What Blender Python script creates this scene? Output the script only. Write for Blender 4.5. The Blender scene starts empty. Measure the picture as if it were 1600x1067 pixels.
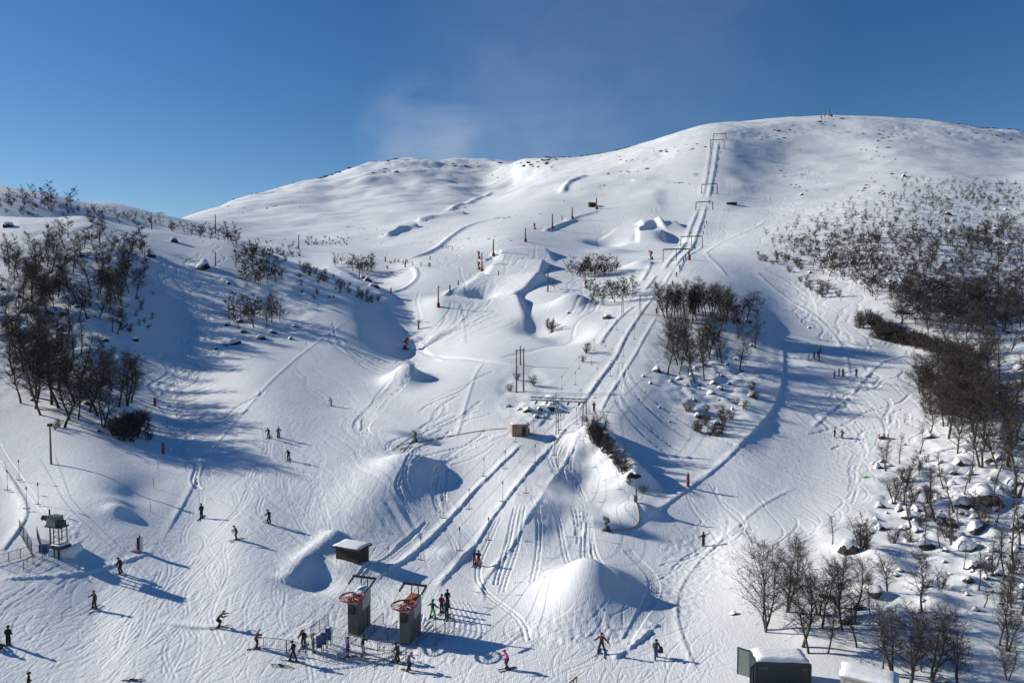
import bpy, bmesh, math, random
import numpy as np
from mathutils import Vector, Matrix, Euler

# ------------------------------------------------------------------ camera, sky, sun, exposure
scene = bpy.context.scene
COL = scene.collection
FPX, CX, CY, PITCH, CAMZ = 1120.0, 800.0, 533.5, math.radians(3.09), 30.0

cam_data = bpy.data.cameras.new('camera')
cam_data.sensor_width = 36.0
cam_data.lens = 36.0 * FPX / 1600.0
cam_data.clip_start = 0.5
cam_data.clip_end = 8000.0
cam = bpy.data.objects.new('camera', cam_data)
COL.objects.link(cam)
cam.location = (0, 0, CAMZ)
cam.rotation_euler = (math.radians(90) - PITCH, 0, 0)
scene.camera = cam

SUN_EL, SUN_AZ = math.radians(23.5), math.radians(18.0)      # azimuth: from -x towards +y
sun_dir = Vector((-math.cos(SUN_EL) * math.cos(SUN_AZ), math.cos(SUN_EL) * math.sin(SUN_AZ), math.sin(SUN_EL)))
world = bpy.data.worlds.new('World')
scene.world = world
world.use_nodes = True
wn, wl = world.node_tree.nodes, world.node_tree.links
wn.clear()
sky = wn.new('ShaderNodeTexSky')
sky.sky_type = 'NISHITA'
sky.sun_disc = False
sky.sun_elevation = SUN_EL
sky.sun_rotation = math.atan2(sun_dir.x, sun_dir.y)
sky.altitude = 1000
sky.air_density = 1.0
sky.dust_density = 0.25
sky.ozone_density = 2.6
wbg = wn.new('ShaderNodeBackground')
wbg.inputs['Strength'].default_value = 0.082
wout = wn.new('ShaderNodeOutputWorld')
# thin wisps of blown snow and cirrus in the sky (direction space)
wtc = wn.new('ShaderNodeTexCoord')
def wdot(d, lo, hi):
    n = wn.new('ShaderNodeVectorMath'); n.operation = 'DOT_PRODUCT'
    wl.new(wtc.outputs['Generated'], n.inputs[0])
    n.inputs[1].default_value = Vector(d).normalized()
    m = wn.new('ShaderNodeMapRange'); m.interpolation_type = 'SMOOTHSTEP'
    m.inputs['From Min'].default_value = lo; m.inputs['From Max'].default_value = hi
    wl.new(n.outputs['Value'], m.inputs['Value'])
    return m.outputs['Result']
def wmath(op, a, b):
    n = wn.new('ShaderNodeMath'); n.operation = op; n.use_clamp = True
    for i, v in enumerate((a, b)):
        if isinstance(v, (int, float)): n.inputs[i].default_value = v
        else: wl.new(v, n.inputs[i])
    return n.outputs[0]
def pixdir(u, v):
    xc, yc = (u - CX) / FPX, -(v - CY) / FPX
    return (xc, math.cos(PITCH) + yc * math.sin(PITCH), -math.sin(PITCH) + yc * math.cos(PITCH))
wmap = wn.new('ShaderNodeMapping'); wmap.inputs['Scale'].default_value = (5, 3, 9); wmap.inputs['Rotation'].default_value = (0, 0.5, 0)
wl.new(wtc.outputs['Generated'], wmap.inputs['Vector'])
wno = wn.new('ShaderNodeTexNoise'); wno.inputs['Scale'].default_value = 1.7; wno.inputs['Detail'].default_value = 7
wno.inputs['Distortion'].default_value = 0.8
wl.new(wmap.outputs['Vector'], wno.inputs['Vector'])
wr = wn.new('ShaderNodeMapRange'); wr.inputs['From Min'].default_value = 0.35; wr.inputs['From Max'].default_value = 0.8
wl.new(wno.outputs['Fac'], wr.inputs['Value'])
wisp = wmath('MULTIPLY', wr.outputs['Result'], wdot(pixdir(655, 212), 0.9955, 0.9998))
veil = wmath('MULTIPLY', wdot(pixdir(930, 90), 0.955, 1.0), wmath('ADD', wmath('MULTIPLY', wr.outputs['Result'], 0.6), 0.4))
low = wmath('MULTIPLY', wdot(pixdir(830, 235), 0.987, 1.0), wmath('ADD', wmath('MULTIPLY', wr.outputs['Result'], 0.5), 0.5))
cl = wmath('ADD', wmath('MULTIPLY', wisp, 0.5), wmath('ADD', wmath('MULTIPLY', veil, 0.13), wmath('MULTIPLY', low, 0.17)))
wmix = wn.new('ShaderNodeMixRGB')
wmix.inputs['Color2'].default_value = (5.2, 6.0, 7.6, 1)
whs = wn.new('ShaderNodeHueSaturation'); whs.inputs['Saturation'].default_value = 1.3; whs.inputs['Value'].default_value = 1.0; whs.inputs['Hue'].default_value = 0.507
wl.new(sky.outputs['Color'], whs.inputs['Color'])
wl.new(cl, wmix.inputs['Fac']); wl.new(whs.outputs['Color'], wmix.inputs['Color1'])
wl.new(wmix.outputs['Color'], wbg.inputs['Color'])
wl.new(wbg.outputs['Background'], wout.inputs['Surface'])

sun_data = bpy.data.lights.new('sun', 'SUN')
sun_data.energy = 5.0
sun_data.angle = math.radians(0.55)
sun_data.color = (1.0, 0.95, 0.83)
sun_ob = bpy.data.objects.new('sun', sun_data)
COL.objects.link(sun_ob)
sun_ob.rotation_euler = (-sun_dir).to_track_quat('-Z', 'Y').to_euler()
sun_ob.location = (-200, 100, 300)

scene.view_settings.view_transform = 'Standard'
scene.view_settings.look = 'None'
scene.view_settings.gamma = 1.0
scene.view_settings.exposure = 0.12
scene.view_settings.use_curve_mapping = False
scene.cycles.max_bounces = 5
scene.cycles.diffuse_bounces = 3
scene.cycles.volume_bounces = 3
scene.cycles.volume_step_rate = 4.0
scene.cycles.volume_max_steps = 64

# ------------------------------------------------------------------ terrain: measured survey points (u, v, distance) and hidden ones
def ray(u, v):
    d = pixdir(u, v)
    return d[0] / d[1], d[2] / d[1]          # a = X/Y, q = (Z-CAMZ)/Y
SURVEY = [
 # foreground flat
 (0,1067,54),(400,1067,55),(800,1067,55),(1200,1067,54),(1600,1067,53),
 (0,1000,60),(200,1000,61),(400,1000,61.5),(640,1008,61.5),(800,1000,62),(1000,1000,62),(1200,1000,60.5),(1400,1000,59),(1550,1000,58.5),
 (0,940,65),(148,950,66.5),(300,940,68),(540,985,64),(500,930,70),(700,950,68),(900,940,69.5),(1100,940,69),(1200,900,72),(1350,900,71),(1500,930,66),
 (0,880,70.5),(100,850,75),(250,850,78),(189,895,72),(370,843,79),(315,808,86),(421,818,84),(500,860,80),(560,880,78),(743,882,79.5),(800,857,83),(900,880,79.5),(1098,853,85),(1000,860,83),(1250,850,82),(1500,860,79),(1600,860,77),
 # lower slopes
 (80,725,94),(0,720,95),(0,800,82),(160,780,84),(240,770,90),(210,700,106),(300,720,103),(451,719,105.5),(420,683,114),(560,760,97),(640,690,118),(700,700,116),(817,758,100),(868,688,118),(740,790,95),
 (930,830,87),(1000,790,93),(965,765,98.5),(925,745,104.5),(1075,755,100),(1050,700,117),(1160,760,100),(1350,800,91),(1220,770,99),(1560,700,112),(1450,740,107),(1590,760,100),
 (150,640,119),(0,640,114),(240,600,148),(280,640,134),(200,560,157),(60,560,144),(350,560,164),(400,600,144),(518,634,137),(580,560,176),(635,550,200),(700,620,140),(780,560,165),(812,682,117.5),(810,612,142),(720,560,172),
 (893,655,124),(914,627,134),(962,562,160),(1007,483,198),(1000,600,143),(1060,600,147),(960,650,124),(1120,680,124),(1304,684,129),(1210,680,127),(1215,600,155),(1330,588,160),(1270,560,172),(1400,650,137),(1400,590,158),(1480,550,180),(1500,620,144),(1590,620,137),(1590,550,172),
 # mid
 (100,480,176),(0,480,172),(200,500,172),(300,500,192),(350,420,226),(250,430,215),(120,400,217),(0,400,212),(450,480,208),(500,520,189),(560,510,200),(400,500,194),(480,430,238),
 (130,337,262),(30,345,250),(250,362,258),(350,378,262),(420,395,262),(500,420,255),(560,445,245),(600,475,232),
 (630,492,224),(600,440,300),(560,410,325),(655,412,312),(690,480,232),(700,388,372),(770,470,250),(770,400,318),(850,480,218),(900,500,196),(850,530,184),(905,440,262),(940,470,222),(840,440,262),
 (1033,453,226),(1060,420,262),(1064,405,287),(1100,383,350),(1090,355,392),(1107,325,448),(1110,302,478),(1122,217,640),
 (1130,500,190),(1100,470,205),(1060,520,180),(1180,495,200),(1100,560,165),(1170,560,170),(1215,540,184),(1230,470,232),(1180,405,290),(1130,420,262),(1192,345,400),(1140,380,340),
 (1300,480,220),(1400,480,212),(1500,490,206),(1590,500,204),(1400,540,190),(1300,530,195),(1250,400,295),(1400,400,280),(1500,400,280),(1590,400,285),(1250,365,345),(1300,420,270),
 (1400,340,360),(1590,340,360),(1300,300,480),(1400,300,440),(1590,300,440),(1200,280,540),(1300,240,620),(1450,240,600),(1590,250,600),(1200,230,640),
 (800,370,360),(850,358,410),(930,320,490),(900,345,440),(960,375,385),(1010,350,410),(1000,310,490),(1050,280,540),(1000,250,640),(900,290,580),(850,320,500),(1050,330,450),
 (740,350,470),(700,335,540),(620,330,590),(540,375,470),(600,385,420),(480,375,480),(420,360,520),(500,340,590),(380,345,590),
 # far ridges (skylines)
 (300,336,720),(400,302,820),(450,295,850),(500,283,880),(560,263,930),(620,251,980),(700,249,1040),(760,252,1060),(820,258,1090),(866,268,1120),
 (520,310,740),(620,290,790),(720,300,740),(800,290,800),(760,320,620),(650,310,700),(740,275,900),
 (818,297,640),(870,276,700),(930,248,770),(1000,226,790),(1060,208,800),(1100,197,810),(1200,187,830),(1290,181,850),(1400,188,860),(1500,200,850),(1600,214,860),
 # far hill at the left
 (0,291,430),(70,301,430),(110,316,420),(160,322,520),(210,338,540),(265,345,600),(0,320,370),(90,330,380),(60,318,390),
]
# hidden ground: (a = X/Y, Y, z)
HIDDEN = [
 (-.62,310,59),(-.5,310,56),(-.38,305,49),(-.3,295,42),(-.22,278,37),(-.62,350,63),(-.5,350,59),(-.4,350,57),(-.32,370,58),(-.25,380,58),
 (-.7,520,96),(-.6,560,88),(-.5,700,100),(-.7,800,120),(-.45,900,110),
 (-.4,1000,150),(-.3,1100,180),(-.2,1200,215),(-.1,1250,225),(0,1300,235),(.05,1300,232),(.05,1000,212),(.02,850,196),(.1,1000,222),(.2,1050,225),(.3,1050,236),(.45,1050,238),(.6,1050,226),(.75,1000,205),
 (-.7,1500,120),(-.3,1500,150),(0,1700,180),(.4,1500,190),(.8,1500,170),(-.6,2600,100),(0,2600,100),(.6,2600,120),
 (-1.1,45,0),(-1.1,70,8),(-1.1,100,14),(-1.1,160,32),(-1.1,260,62),(-1.1,500,130),(1.1,45,-1),(1.1,70,3),(1.1,100,10),(1.1,160,24),(1.1,260,52),(1.1,500,150),(1.1,1000,190),(-1.1,1000,140),
 (-.75,38,0),(0,38,-.5),(.75,38,-1),(0,26,-1),(-1,26,-1),(1,26,-1),
 (1.0,700,190),
]
KA, KL = 2.2, 1.0
cp, cq = [], []
for (u, v, Y) in SURVEY:
    a, q = ray(u, v); cp.append((a * KA, math.log(Y) * KL)); cq.append(q)
for (a, Y, z) in HIDDEN:
    cp.append((a * KA, math.log(Y) * KL)); cq.append((z - CAMZ) / Y)
cp, cq = np.array(cp), np.array(cq)
def _phi(r2): return 0.5 * r2 * np.log(r2 + 1e-12)
n_ = len(cp)
d2 = ((cp[:, None, :] - cp[None, :, :]) ** 2).sum(-1)
K_ = _phi(d2) + np.eye(n_) * 0.0012
Pm = np.hstack([np.ones((n_, 1)), cp])
A_ = np.zeros((n_ + 3, n_ + 3)); A_[:n_, :n_] = K_; A_[:n_, n_:] = Pm; A_[n_:, :n_] = Pm.T
sol_ = np.linalg.solve(A_, np.concatenate([cq, np.zeros(3)]))
def base_q(A, L):
    s = A.shape; A = A.ravel() * KA; L = L.ravel() * KL
    out = sol_[n_] + sol_[n_ + 1] * A + sol_[n_ + 2] * L
    for i in range(n_):
        r2 = (A - cp[i, 0]) ** 2 + (L - cp[i, 1]) ** 2
        out += sol_[i] * _phi(r2)
    return out.reshape(s)

# the sheet: rows at growing distance, columns fanning out so that cells keep their proportions
ys = [22.0]
while ys[-1] < 2600:
    y = ys[-1]
    k = 0.012 if y < 46 else (0.0022 if y < 85 else (0.0030 if y < 160 else (0.0036 if y < 420 else (0.0050 if y < 1150 else 0.03))))
    ys.append(y * (1 + k))
YS = np.array(ys)
inner = np.linspace(-0.765, 0.765, 900)
outer = 0.765 + np.cumsum(np.linspace(0.003, 0.03, 26))
AS = np.concatenate([-outer[::-1], inner, outer])
NR, NC = len(YS), len(AS)
def coarse_eval():
    # thin plate at quarter density, then Catmull-Rom up: smooth and quick
    ri = np.arange(-4, NR + 8, 4); ci = np.arange(-4, NC + 8, 4)
    rY = np.interp(ri, np.arange(NR), np.log(YS)); cA = np.interp(ci, np.arange(NC), AS)
    rY[0] = 2 * rY[1] - rY[2]; cA[0] = 2 * cA[1] - cA[2]
    over = ri > NR - 1; rY[over] = np.log(YS[-1]) + (ri[over] - NR + 1) * 0.03
    over = ci > NC - 1; cA[over] = AS[-1] + (ci[over] - NC + 1) * 0.03
    AA, LL = np.meshgrid(cA, rY)
    Q = base_q(AA, LL)
    def up(M, n, axis):
        M = np.moveaxis(M, axis, 0)
        t = np.arange(n) / 4.0; i = np.floor(t).astype(int); f = (t - i).reshape(-1, *([1] * (M.ndim - 1))); i = i + 1
        p0, p1, p2, p3 = M[i - 1], M[i], M[np.minimum(i + 1, len(M) - 1)], M[np.minimum(i + 2, len(M) - 1)]
        r = 0.5 * ((2 * p1) + (-p0 + p2) * f + (2 * p0 - 5 * p1 + 4 * p2 - p3) * f ** 2 + (-p0 + 3 * p1 - 3 * p2 + p3) * f ** 3)
        return np.moveaxis(r, 0, axis)
    return up(up(Q, NR, 0), NC, 1)
GA, GY = np.meshgrid(AS, YS)
GX = GA * GY
GZ = CAMZ + coarse_eval() * GY

def grid_index(a, Y):
    r = np.interp(Y, YS, np.arange(NR)); c = np.interp(a, AS, np.arange(NC))
    return r, c
def sample(Zg, x, y):
    r, c = grid_index(x / y, y)
    r0 = int(min(max(math.floor(r), 0), NR - 2)); c0 = int(min(max(math.floor(c), 0), NC - 2)); fr, fc = r - r0, c - c0
    return (Zg[r0, c0] * (1 - fr) * (1 - fc) + Zg[r0 + 1, c0] * fr * (1 - fc) + Zg[r0, c0 + 1] * (1 - fr) * fc + Zg[r0 + 1, c0 + 1] * fr * fc)
def hit(u, v, Zg=None, ymin=30.0, ymax=2500.0):
    """the ground point where the line of sight (u, v) first meets the terrain"""
    Zg = GZ if Zg is None else Zg
    a, q = ray(u, v)
    c = float(np.interp(a, AS, np.arange(NC))); c0 = min(int(c), NC - 2); fc = c - c0
    col = Zg[:, c0] * (1 - fc) + Zg[:, c0 + 1] * fc
    d = col - (CAMZ + q * YS)
    ok = np.nonzero((d >= 0) & (YS > ymin) & (YS < ymax))[0]
    if len(ok) == 0:
        m = (YS > ymin) & (YS < 1200); i = int(np.nonzero(m)[0][np.argmax((d / YS)[m])]); Y = YS[i]
        return Vector((a * Y, Y, float(col[i])))
    i = int(ok[0])
    if i > 0 and d[i - 1] < 0:
        t = d[i - 1] / (d[i - 1] - d[i]); Y = YS[i - 1] + t * (YS[i] - YS[i - 1])
    else: Y = YS[i]
    return Vector((a * Y, Y, sample(Zg, a * Y, Y)))
def ground_z(x, y): return float(sample(GZ, x, y))
BASE = GZ.copy()
def bp(u, v):
    p = hit(u, v, BASE); return (p.x, p.y)

# --- numpy gradient noise
def gnoise(x, y, seed=0):
    xi = np.floor(x).astype(np.int64); yi = np.floor(y).astype(np.int64); xf = x - xi; yf = y - yi
    def g(ix, iy):
        h = (ix * 374761393 + iy * 668265263 + seed * 974634777) & 0x7fffffff
        h = ((h ^ (h >> 13)) * 1274126177) & 0x7fffffff
        h = h ^ (h >> 16)
        an = (h % 4096) * (2 * np.pi / 4096)
        return np.cos(an), np.sin(an)
    def dotg(ix, iy, dx, dy):
        c, s = g(ix, iy); return c * dx + s * dy
    u = xf * xf * xf * (xf * (xf * 6 - 15) + 10); v = yf * yf * yf * (yf * (yf * 6 - 15) + 10)
    a = dotg(xi, yi, xf, yf); b = dotg(xi + 1, yi, xf - 1, yf); c = dotg(xi, yi + 1, xf, yf - 1); d = dotg(xi + 1, yi + 1, xf - 1, yf - 1)
    return (a + u * (b - a)) * (1 - v) + (c + u * (d - c)) * v

# --- local features, all in world metres
def block(x0, x1, y0, y1):
    """rows and columns of the sheet that cover a world rectangle"""
    y0 = max(y0, YS[0]); r0, r1 = np.searchsorted(YS, [y0, y1]); r0 = max(r0 - 1, 0); r1 = min(r1 + 1, NR)
    amin = min(x0 / y0, x0 / y1); amax = max(x1 / y0, x1 / y1)
    c0, c1 = np.searchsorted(AS, [amin, amax]); c0 = max(c0 - 1, 0); c1 = min(c1 + 1, NC)
    return slice(r0, r1), slice(c0, c1)
def smooth(t): t = np.clip(t, 0, 1); return t * t * (3 - 2 * t)
def mound(p, h, sx, sy, rot=0.0, power=2.0):
    m = 3.2 * max(sx, sy); s = block(p[0] - m, p[0] + m, p[1] - m, p[1] + m)
    dx, dy = GX[s] - p[0], GY[s] - p[1]; c, si = math.cos(rot), math.sin(rot)
    e = np.sqrt(((dx * c + dy * si) / sx) ** 2 + ((-dx * si + dy * c) / sy) ** 2)
    GZ[s] += h * np.exp(-e ** power)
def poly_dist(pts, s):
    """distance, signed side (+ = right of travel) and position along 0..1 for a polyline, over grid block s"""
    X, Y = GX[s], GY[s]; best = np.full(X.shape, 1e9); side = np.zeros(X.shape); along = np.zeros(X.shape)
    seg = [math.dist(pts[i], pts[i + 1]) for i in range(len(pts) - 1)]; tot = sum(seg); acc = 0
    for i in range(len(pts) - 1):
        ax, ay = pts[i]; bx, by = pts[i + 1]; dx, dy = bx - ax, by - ay; L2 = dx * dx + dy * dy + 1e-9
        t = np.clip(((X - ax) * dx + (Y - ay) * dy) / L2, 0, 1)
        ex, ey = X - ax - t * dx, Y - ay - t * dy; d = np.hypot(ex, ey); m = d < best
        best[m] = d[m]; side[m] = (np.sign(ey * dx - ex * dy) * -1)[m]; along[m] = ((acc + t * seg[i]) / tot)[m]; acc += seg[i]
    return best, side, along
def chaikin(pts, n=2):
    for _ in range(n):
        q = [pts[0]]
        for a, b in zip(pts[:-1], pts[1:]):
            q += [(a[0] * .75 + b[0] * .25, a[1] * .75 + b[1] * .25), (a[0] * .25 + b[0] * .75, a[1] * .25 + b[1] * .75)]
        pts = q + [pts[-1]]
    return pts
def bbox(pts, m):
    xs = [p[0] for p in pts]; yy = [p[1] for p in pts]
    return block(min(xs) - m, max(xs) + m, min(yy) - m, max(yy) + m)
def ridge(pix, h, w, lump=0.0, n=2, taper=True, world=None, h2=None):
    """a bank of snow (or a groove when h < 0) along a line"""
    pts = chaikin(world or [bp(*p) for p in pix], n); s = bbox(pts, 3 * w); d, sd, al = poly_dist(pts, s)
    k = np.exp(-(d / w) ** 2) * (h if h2 is None else h + (h2 - h) * al)
    if taper: k *= smooth(al / 0.08) * smooth((1 - al) / 0.08)
    if lump: k *= 1 + lump * (1.5 * gnoise(GX[s] / (w * 7), GY[s] / (w * 7), 5) + 1.2 * gnoise(GX[s] / (w * 2.3), GY[s] / (w * 2.3), 6))
    GZ[s] += k
def scarp(pix, h, w, back, n=2, lump=0.0, world=None):
    """ground that rises towards a line from its left and drops sharply on its right (left/right seen along the line)"""
    pts = chaikin(world or [bp(*p) for p in pix], n); m = max(3 * back, w * 2); s = bbox(pts, m); d, sd, al = poly_dist(pts, s)
    k = np.where(sd > 0, 1 - smooth(d / w), np.exp(-(d / back) ** 2))
    k = k * smooth(al / 0.15) * smooth((1 - al) / 0.15) * h
    if lump: k *= 1 + lump * gnoise(GX[s] / 3.0, GY[s] / 3.0, 9) * 2
    GZ[s] += k
def cut_bank(pix, h, w, lump=0.0):
    """a low bank pushed up by the groomer: soft towards its left, a crisp face on its right"""
    pts = chaikin([bp(*p) for p in pix], 2); s = bbox(pts, 5 * w); d, sd, al = poly_dist(pts, s)
    wob = 1 + lump * (1.5 * gnoise(GX[s] / (w * 6), GY[s] / (w * 6), 5) + 1.3 * gnoise(GX[s] / (w * 2.0), GY[s] / (w * 2.0), 6))
    GZ[s] += np.where(sd > 0, 1 - smooth(d / (.7 * w)), np.exp(-(d / (1.9 * w)) ** 2)) * smooth(al / .08) * smooth((1 - al) / .08) * h * wob
def table(pix_l, pix_r, h, run, land, edge, skew=0.0, edge_l=None):
    """a built jump: lip from pix_l to pix_r, gentle rise behind it, steep landing towards the valley, sharp sides"""
    l, r = bp(*pix_l), bp(*pix_r); ax, ay = r[0] - l[0], r[1] - l[1]; L = math.hypot(ax, ay); ax, ay = ax / L, ay / L
    m = max(run, land) + L; cx, cy = (l[0] + r[0]) / 2, (l[1] + r[1]) / 2; s = block(cx - m, cx + m, cy - m, cy + m)
    t = (GX[s] - l[0]) * ax + (GY[s] - l[1]) * ay; u = (GX[s] - l[0]) * -ay + (GY[s] - l[1]) * ax    # u > 0 uphill
    t = t - skew * u
    el = edge_l or edge; lat = smooth((t + el) / el) * smooth((L + edge - t) / edge)
    lon = np.where(u > 0, 1 - smooth(u / run), np.clip(1 + u / land, 0, 1) ** 1.3)
    GZ[s] += h * lat * lon

# ------------------------------------------------------------------ snow shapes on the terrain
rng = random.Random(7)
def proj_uv(X, Y, Z):
    dz = Z - CAMZ; f = Y * math.cos(PITCH) - dz * math.sin(PITCH); up = Y * math.sin(PITCH) + dz * math.cos(PITCH)
    return CX + FPX * X / f, CY - FPX * up / f
GU, GV = proj_uv(GX, GY, BASE)
def zone(*ells):
    """soft world regions, given as (u, v, half width, half height) of where they lie on the survey photo"""
    m = np.zeros(GX.shape)
    for (cu, cv, ru, rv) in ells:
        e = np.sqrt(((GU - cu) / ru) ** 2 + ((GV - cv) / rv) ** 2)
        m = np.maximum(m, smooth((1.25 - e) / 0.5))
    return m
wood = zone((90,430,130,90),(90,560,150,80),(130,610,110,50),(430,470,70,60),(1450,380,260,90),(1520,480,160,70),(1540,600,110,70),(1530,760,140,130),(1420,940,220,100),(1110,560,100,80),(1130,640,80,50),(820,620,40,50),(940,460,60,30),(1330,840,60,40))
rocky = zone((1500,790,130,110),(1530,620,90,80),(1120,600,70,60),(60,520,110,70),(850,640,35,22),(1420,900,120,60))
peaks = smooth((GY - 330) / 200) * (1 - zone((900,350,180,40),(1090,330,60,130),(740,380,110,35)))
GZ += wood * (0.45 * gnoise(GX / 7.0, GY / 7.0, 1) + 0.16 * gnoise(GX / 2.4, GY / 2.4, 2))
GZ += rocky * (np.maximum(0, gnoise(GX / 4.6, GY / 4.0, 3)) * 1.5 + np.maximum(0, gnoise(GX / 2.0, GY / 2.0, 4)) * 0.4)
GZ += peaks * (3.4 * gnoise(GX / 70, GY / 60, 11) + 1.5 * gnoise(GX / 30, GY / 24, 12) + 0.7 * np.abs(gnoise(GX / 22, GY / 9, 13)) + 0.14 * gnoise(GX / 8, GY / 5, 14))
farridge = smooth((GY - 600) / 250) * smooth((0.06 - GA) / 0.06)
GZ += farridge * (6.0 * gnoise(GX / 48, GY / 48, 15) + 3.5 * np.abs(gnoise(GX / 30, GY / 20, 16)))
crest = zone((640,256,220,14),(860,270,60,12),(1100,205,260,14),(1480,205,130,16),(985,240,90,14))
GZ += crest * (0.9 * np.abs(gnoise(GX / 12, GY / 12, 17)) + 0.25 * gnoise(GX / 5, GY / 5, 18))
soft = (1 - peaks) * (1 - wood)
GZ += soft * (0.16 * gnoise(GX / 14, GY / 14, 21) + 0.05 * gnoise(GX / 4, GY / 4, 22)) * smooth((GY - 40) / 20)
del farridge, crest, soft

# heaps of made snow
mound(bp(928, 928), 2.6, 5.4, 6.0, 0.2, 2.1)
mound(bp(930, 912), .2, 2.8, 3.0, 0.2, 2.0)
ridge([(925,925),(880,975),(850,1000)], 1.3, 3.0, h2=0.2)
ridge([(640,738),(590,785),(540,830),(490,880)], 1.8, 5.0, h2=0.4, taper=False)
mound(bp(636, 742), 1.0, 4.6, 4.2, 0.3, 2.2)
mound(bp(636, 596), 3.0, 4.2, 5.6, 0.15, 2.3)
scarp([(640,606),(638,585),(634,566)], .8, 2.2, 5.0, 1)
ridge([(445,912),(490,870),(530,838)], 0.6, 1.3)
mound(bp(492, 905), -.9, 2.8, 2.6, 0.0, 2.2)
mound(bp(556, 893), 0.9, 4.5, 2.0, 0.0, 2.0)
# jumps of the terrain park
table((694,486),(806,479), 3.4, 24, 44, 4.0, edge_l=13)
table((752,446),(838,442), 3.8, 12, 30, 3.4, edge_l=7)
table((776,422),(848,419), 3.4, 12, 22, 2.6, edge_l=6)
table((786,400),(854,398), 2.8, 16, 20, 2.6, edge_l=6)
mound(bp(893, 476), 3.2, 6, 6, 0, 2.2)
mound(bp(752, 466), -2.2, 5, 5, 0, 2.4)
mound(bp(842, 508), -2.6, 6, 8, 0, 2.4)
mound(bp(888, 520), -2.2, 6, 8, 0, 2.4)
table((962,366),(1000,364), 3.0, 24, 20, 4.0)
table((1000,372),(1034,369), 3.2, 18, 16, 2.6)
table((1003,356),(1030,353), 2.8, 16, 14, 3.0)
table((1034,355),(1056,353), 2.8, 16, 14, 3.0)
mound(bp(946, 380), -3.2, 9, 9, 0, 2.6)
mound(bp(1052, 372), -3.0, 7, 10, 0, 2.6)
mound(bp(1000, 415), 2.0, 5, 5, 0, 2.4)
mound(bp(956, 395), 1.8, 10, 5, 0, 2.4)
# lift embankment, knobs and the wooded knoll's steep side
scarp([(800,857),(837,806),(865,761),(887,727),(912,690),(934,655)], 1.1, 4.5, 7.0, 2, 0.1)
scarp([(1018,772),(990,745),(955,712),(925,672)], 2.3, 3.0, 3.6, 2, 0.4)
scarp([(1130,720),(1180,655),(1207,600),(1206,550),(1190,515)], 0.7, 5.0, 6.0, 2, 0.15)
scarp([(626,492),(596,468),(556,440),(500,416)], 1.6, 7.0, 8.0, 2, 0.1)
scarp([(700,690),(640,760)], .1, 2, 2, 1)
mound(bp(985, 800), 0.8, 2.2, 2.2)
mound(bp(1010, 800), 0.6, 1.5, 1.5)
for (u, v, w, h) in ((185,782,2.0,.55),(187,800,1.8,.45),(182,795,1.4,.4),(310,415,2.0,1.0),(352,440,1.6,.8),(700,868,2.0,.5)):
    mound(bp(u, v), h, w, w * .8)
mound(bp(206, 775), -.5, 2.6, 8.0, 0.15)

# far built banks on the plateau, in shadow
ridge([(600,371),(618,364),(632,360),(656,355)], 3.2, 3.5, 0.3)
ridge([(650,350),(690,341),(730,336)], 2.2, 3.5, 0.3)
ridge([(617,410),(663,400),(676,392),(704,369),(734,351),(802,336)], 1.2, 2.0)
ridge([(608,458),(632,451),(650,437),(652,425),(643,417)], 0.5, 1.0)
ridge([(692,468),(703,458),(735,440),(760,423)], .6, 1.0)
ridge([(755,408),(775,400),(778,396)], .8, 1.1)
ridge([(882,346),(905,338),(935,330)], 1.0, 1.8)
ridge([(850,362),(872,353),(900,344)], 1.4, 2.0)
ridge([(695,330),(735,314),(770,300)], 1.6, 3.5)
ridge([(878,302),(890,285),(920,275)], 2.2, 3.0)
ridge([(985,284),(1040,277),(1092,273)], 1.4, 2.4)

# banks along the lift tracks and pistes (geometry: raised lines that throw the long shadows)
def bank(pix, h, w, lump=0.35): cut_bank(pix, h * 0.36, w * 0.72, lump) if h > 0 else ridge(pix, h * .42, w * .72, lump)
bank([(682,928),(691,907),(721,875),(760,830),(798,780),(817,758),(842,727),(870,694),(893,662)], 0.55, 0.42)
bank([(897,656),(914,627),(937,592),(962,562),(977,526),(1007,483),(1033,453),(1053,420)], 0.65, 0.6)
bank([(584,913),(638,872),(653,860),(679,836),(712,803),(742,768),(762,750),(800,713),(817,694)], 0.6, 0.5)
bank([(838,670),(863,643),(880,620)], 0.5, 0.5)
bank([(937,541),(947,524),(964,501),(992,478)], 0.7, 0.7)
bank([(1004,440),(1015,420),(1018,412)], 0.9, 1.0); bank([(1008,454),(1026,430)], 0.8, 0.8)
bank([(766,952),(752,928),(754,907),(798,857),(837,806),(865,761),(887,727),(910,688)], 0.4, 0.4, 0.6)
bank([(937,650),(952,617),(975,582),(995,551),(1010,521),(1028,493)], 0.45, 0.4)
bank([(1036,425),(1060,395),(1074,372),(1083,348),(1092,325)], 1.2, 1.2); bank([(1053,420),(1068,402),(1086,376),(1096,350),(1104,318)], 1.3, 1.2)
bank([(1098,310),(1103,288),(1108,255),(1113,218)], 1.3, 1.8); bank([(1108,312),(1114,280),(1119,250),(1123,222)], 1.5, 1.8)
bank([(1060,428),(1072,402),(1100,383)], 0.8, 0.9)
bank([(988,830),(1012,812),(1045,785),(1080,762),(1120,732),(1165,692),(1200,655),(1222,612),(1226,560),(1222,534)], 0.42, 0.6)
bank([(245,862),(262,830),(285,790),(330,705),(362,664),(400,622),(440,580),(480,545),(545,500)], 0.28, 0.4, 0.2)
bank([(1141,438),(1106,400),(1104,393),(1129,377),(1167,362),(1197,347),(1195,342)], 0.5, 0.9, 0.2)
bank([(1329,620),(1342,605),(1362,580),(1385,562),(1433,550)], 0.45, 0.6)
bank([(1329,592),(1324,557),(1306,519),(1250,478),(1200,443),(1178,420)], 0.35, 0.6, 0.2)
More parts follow.
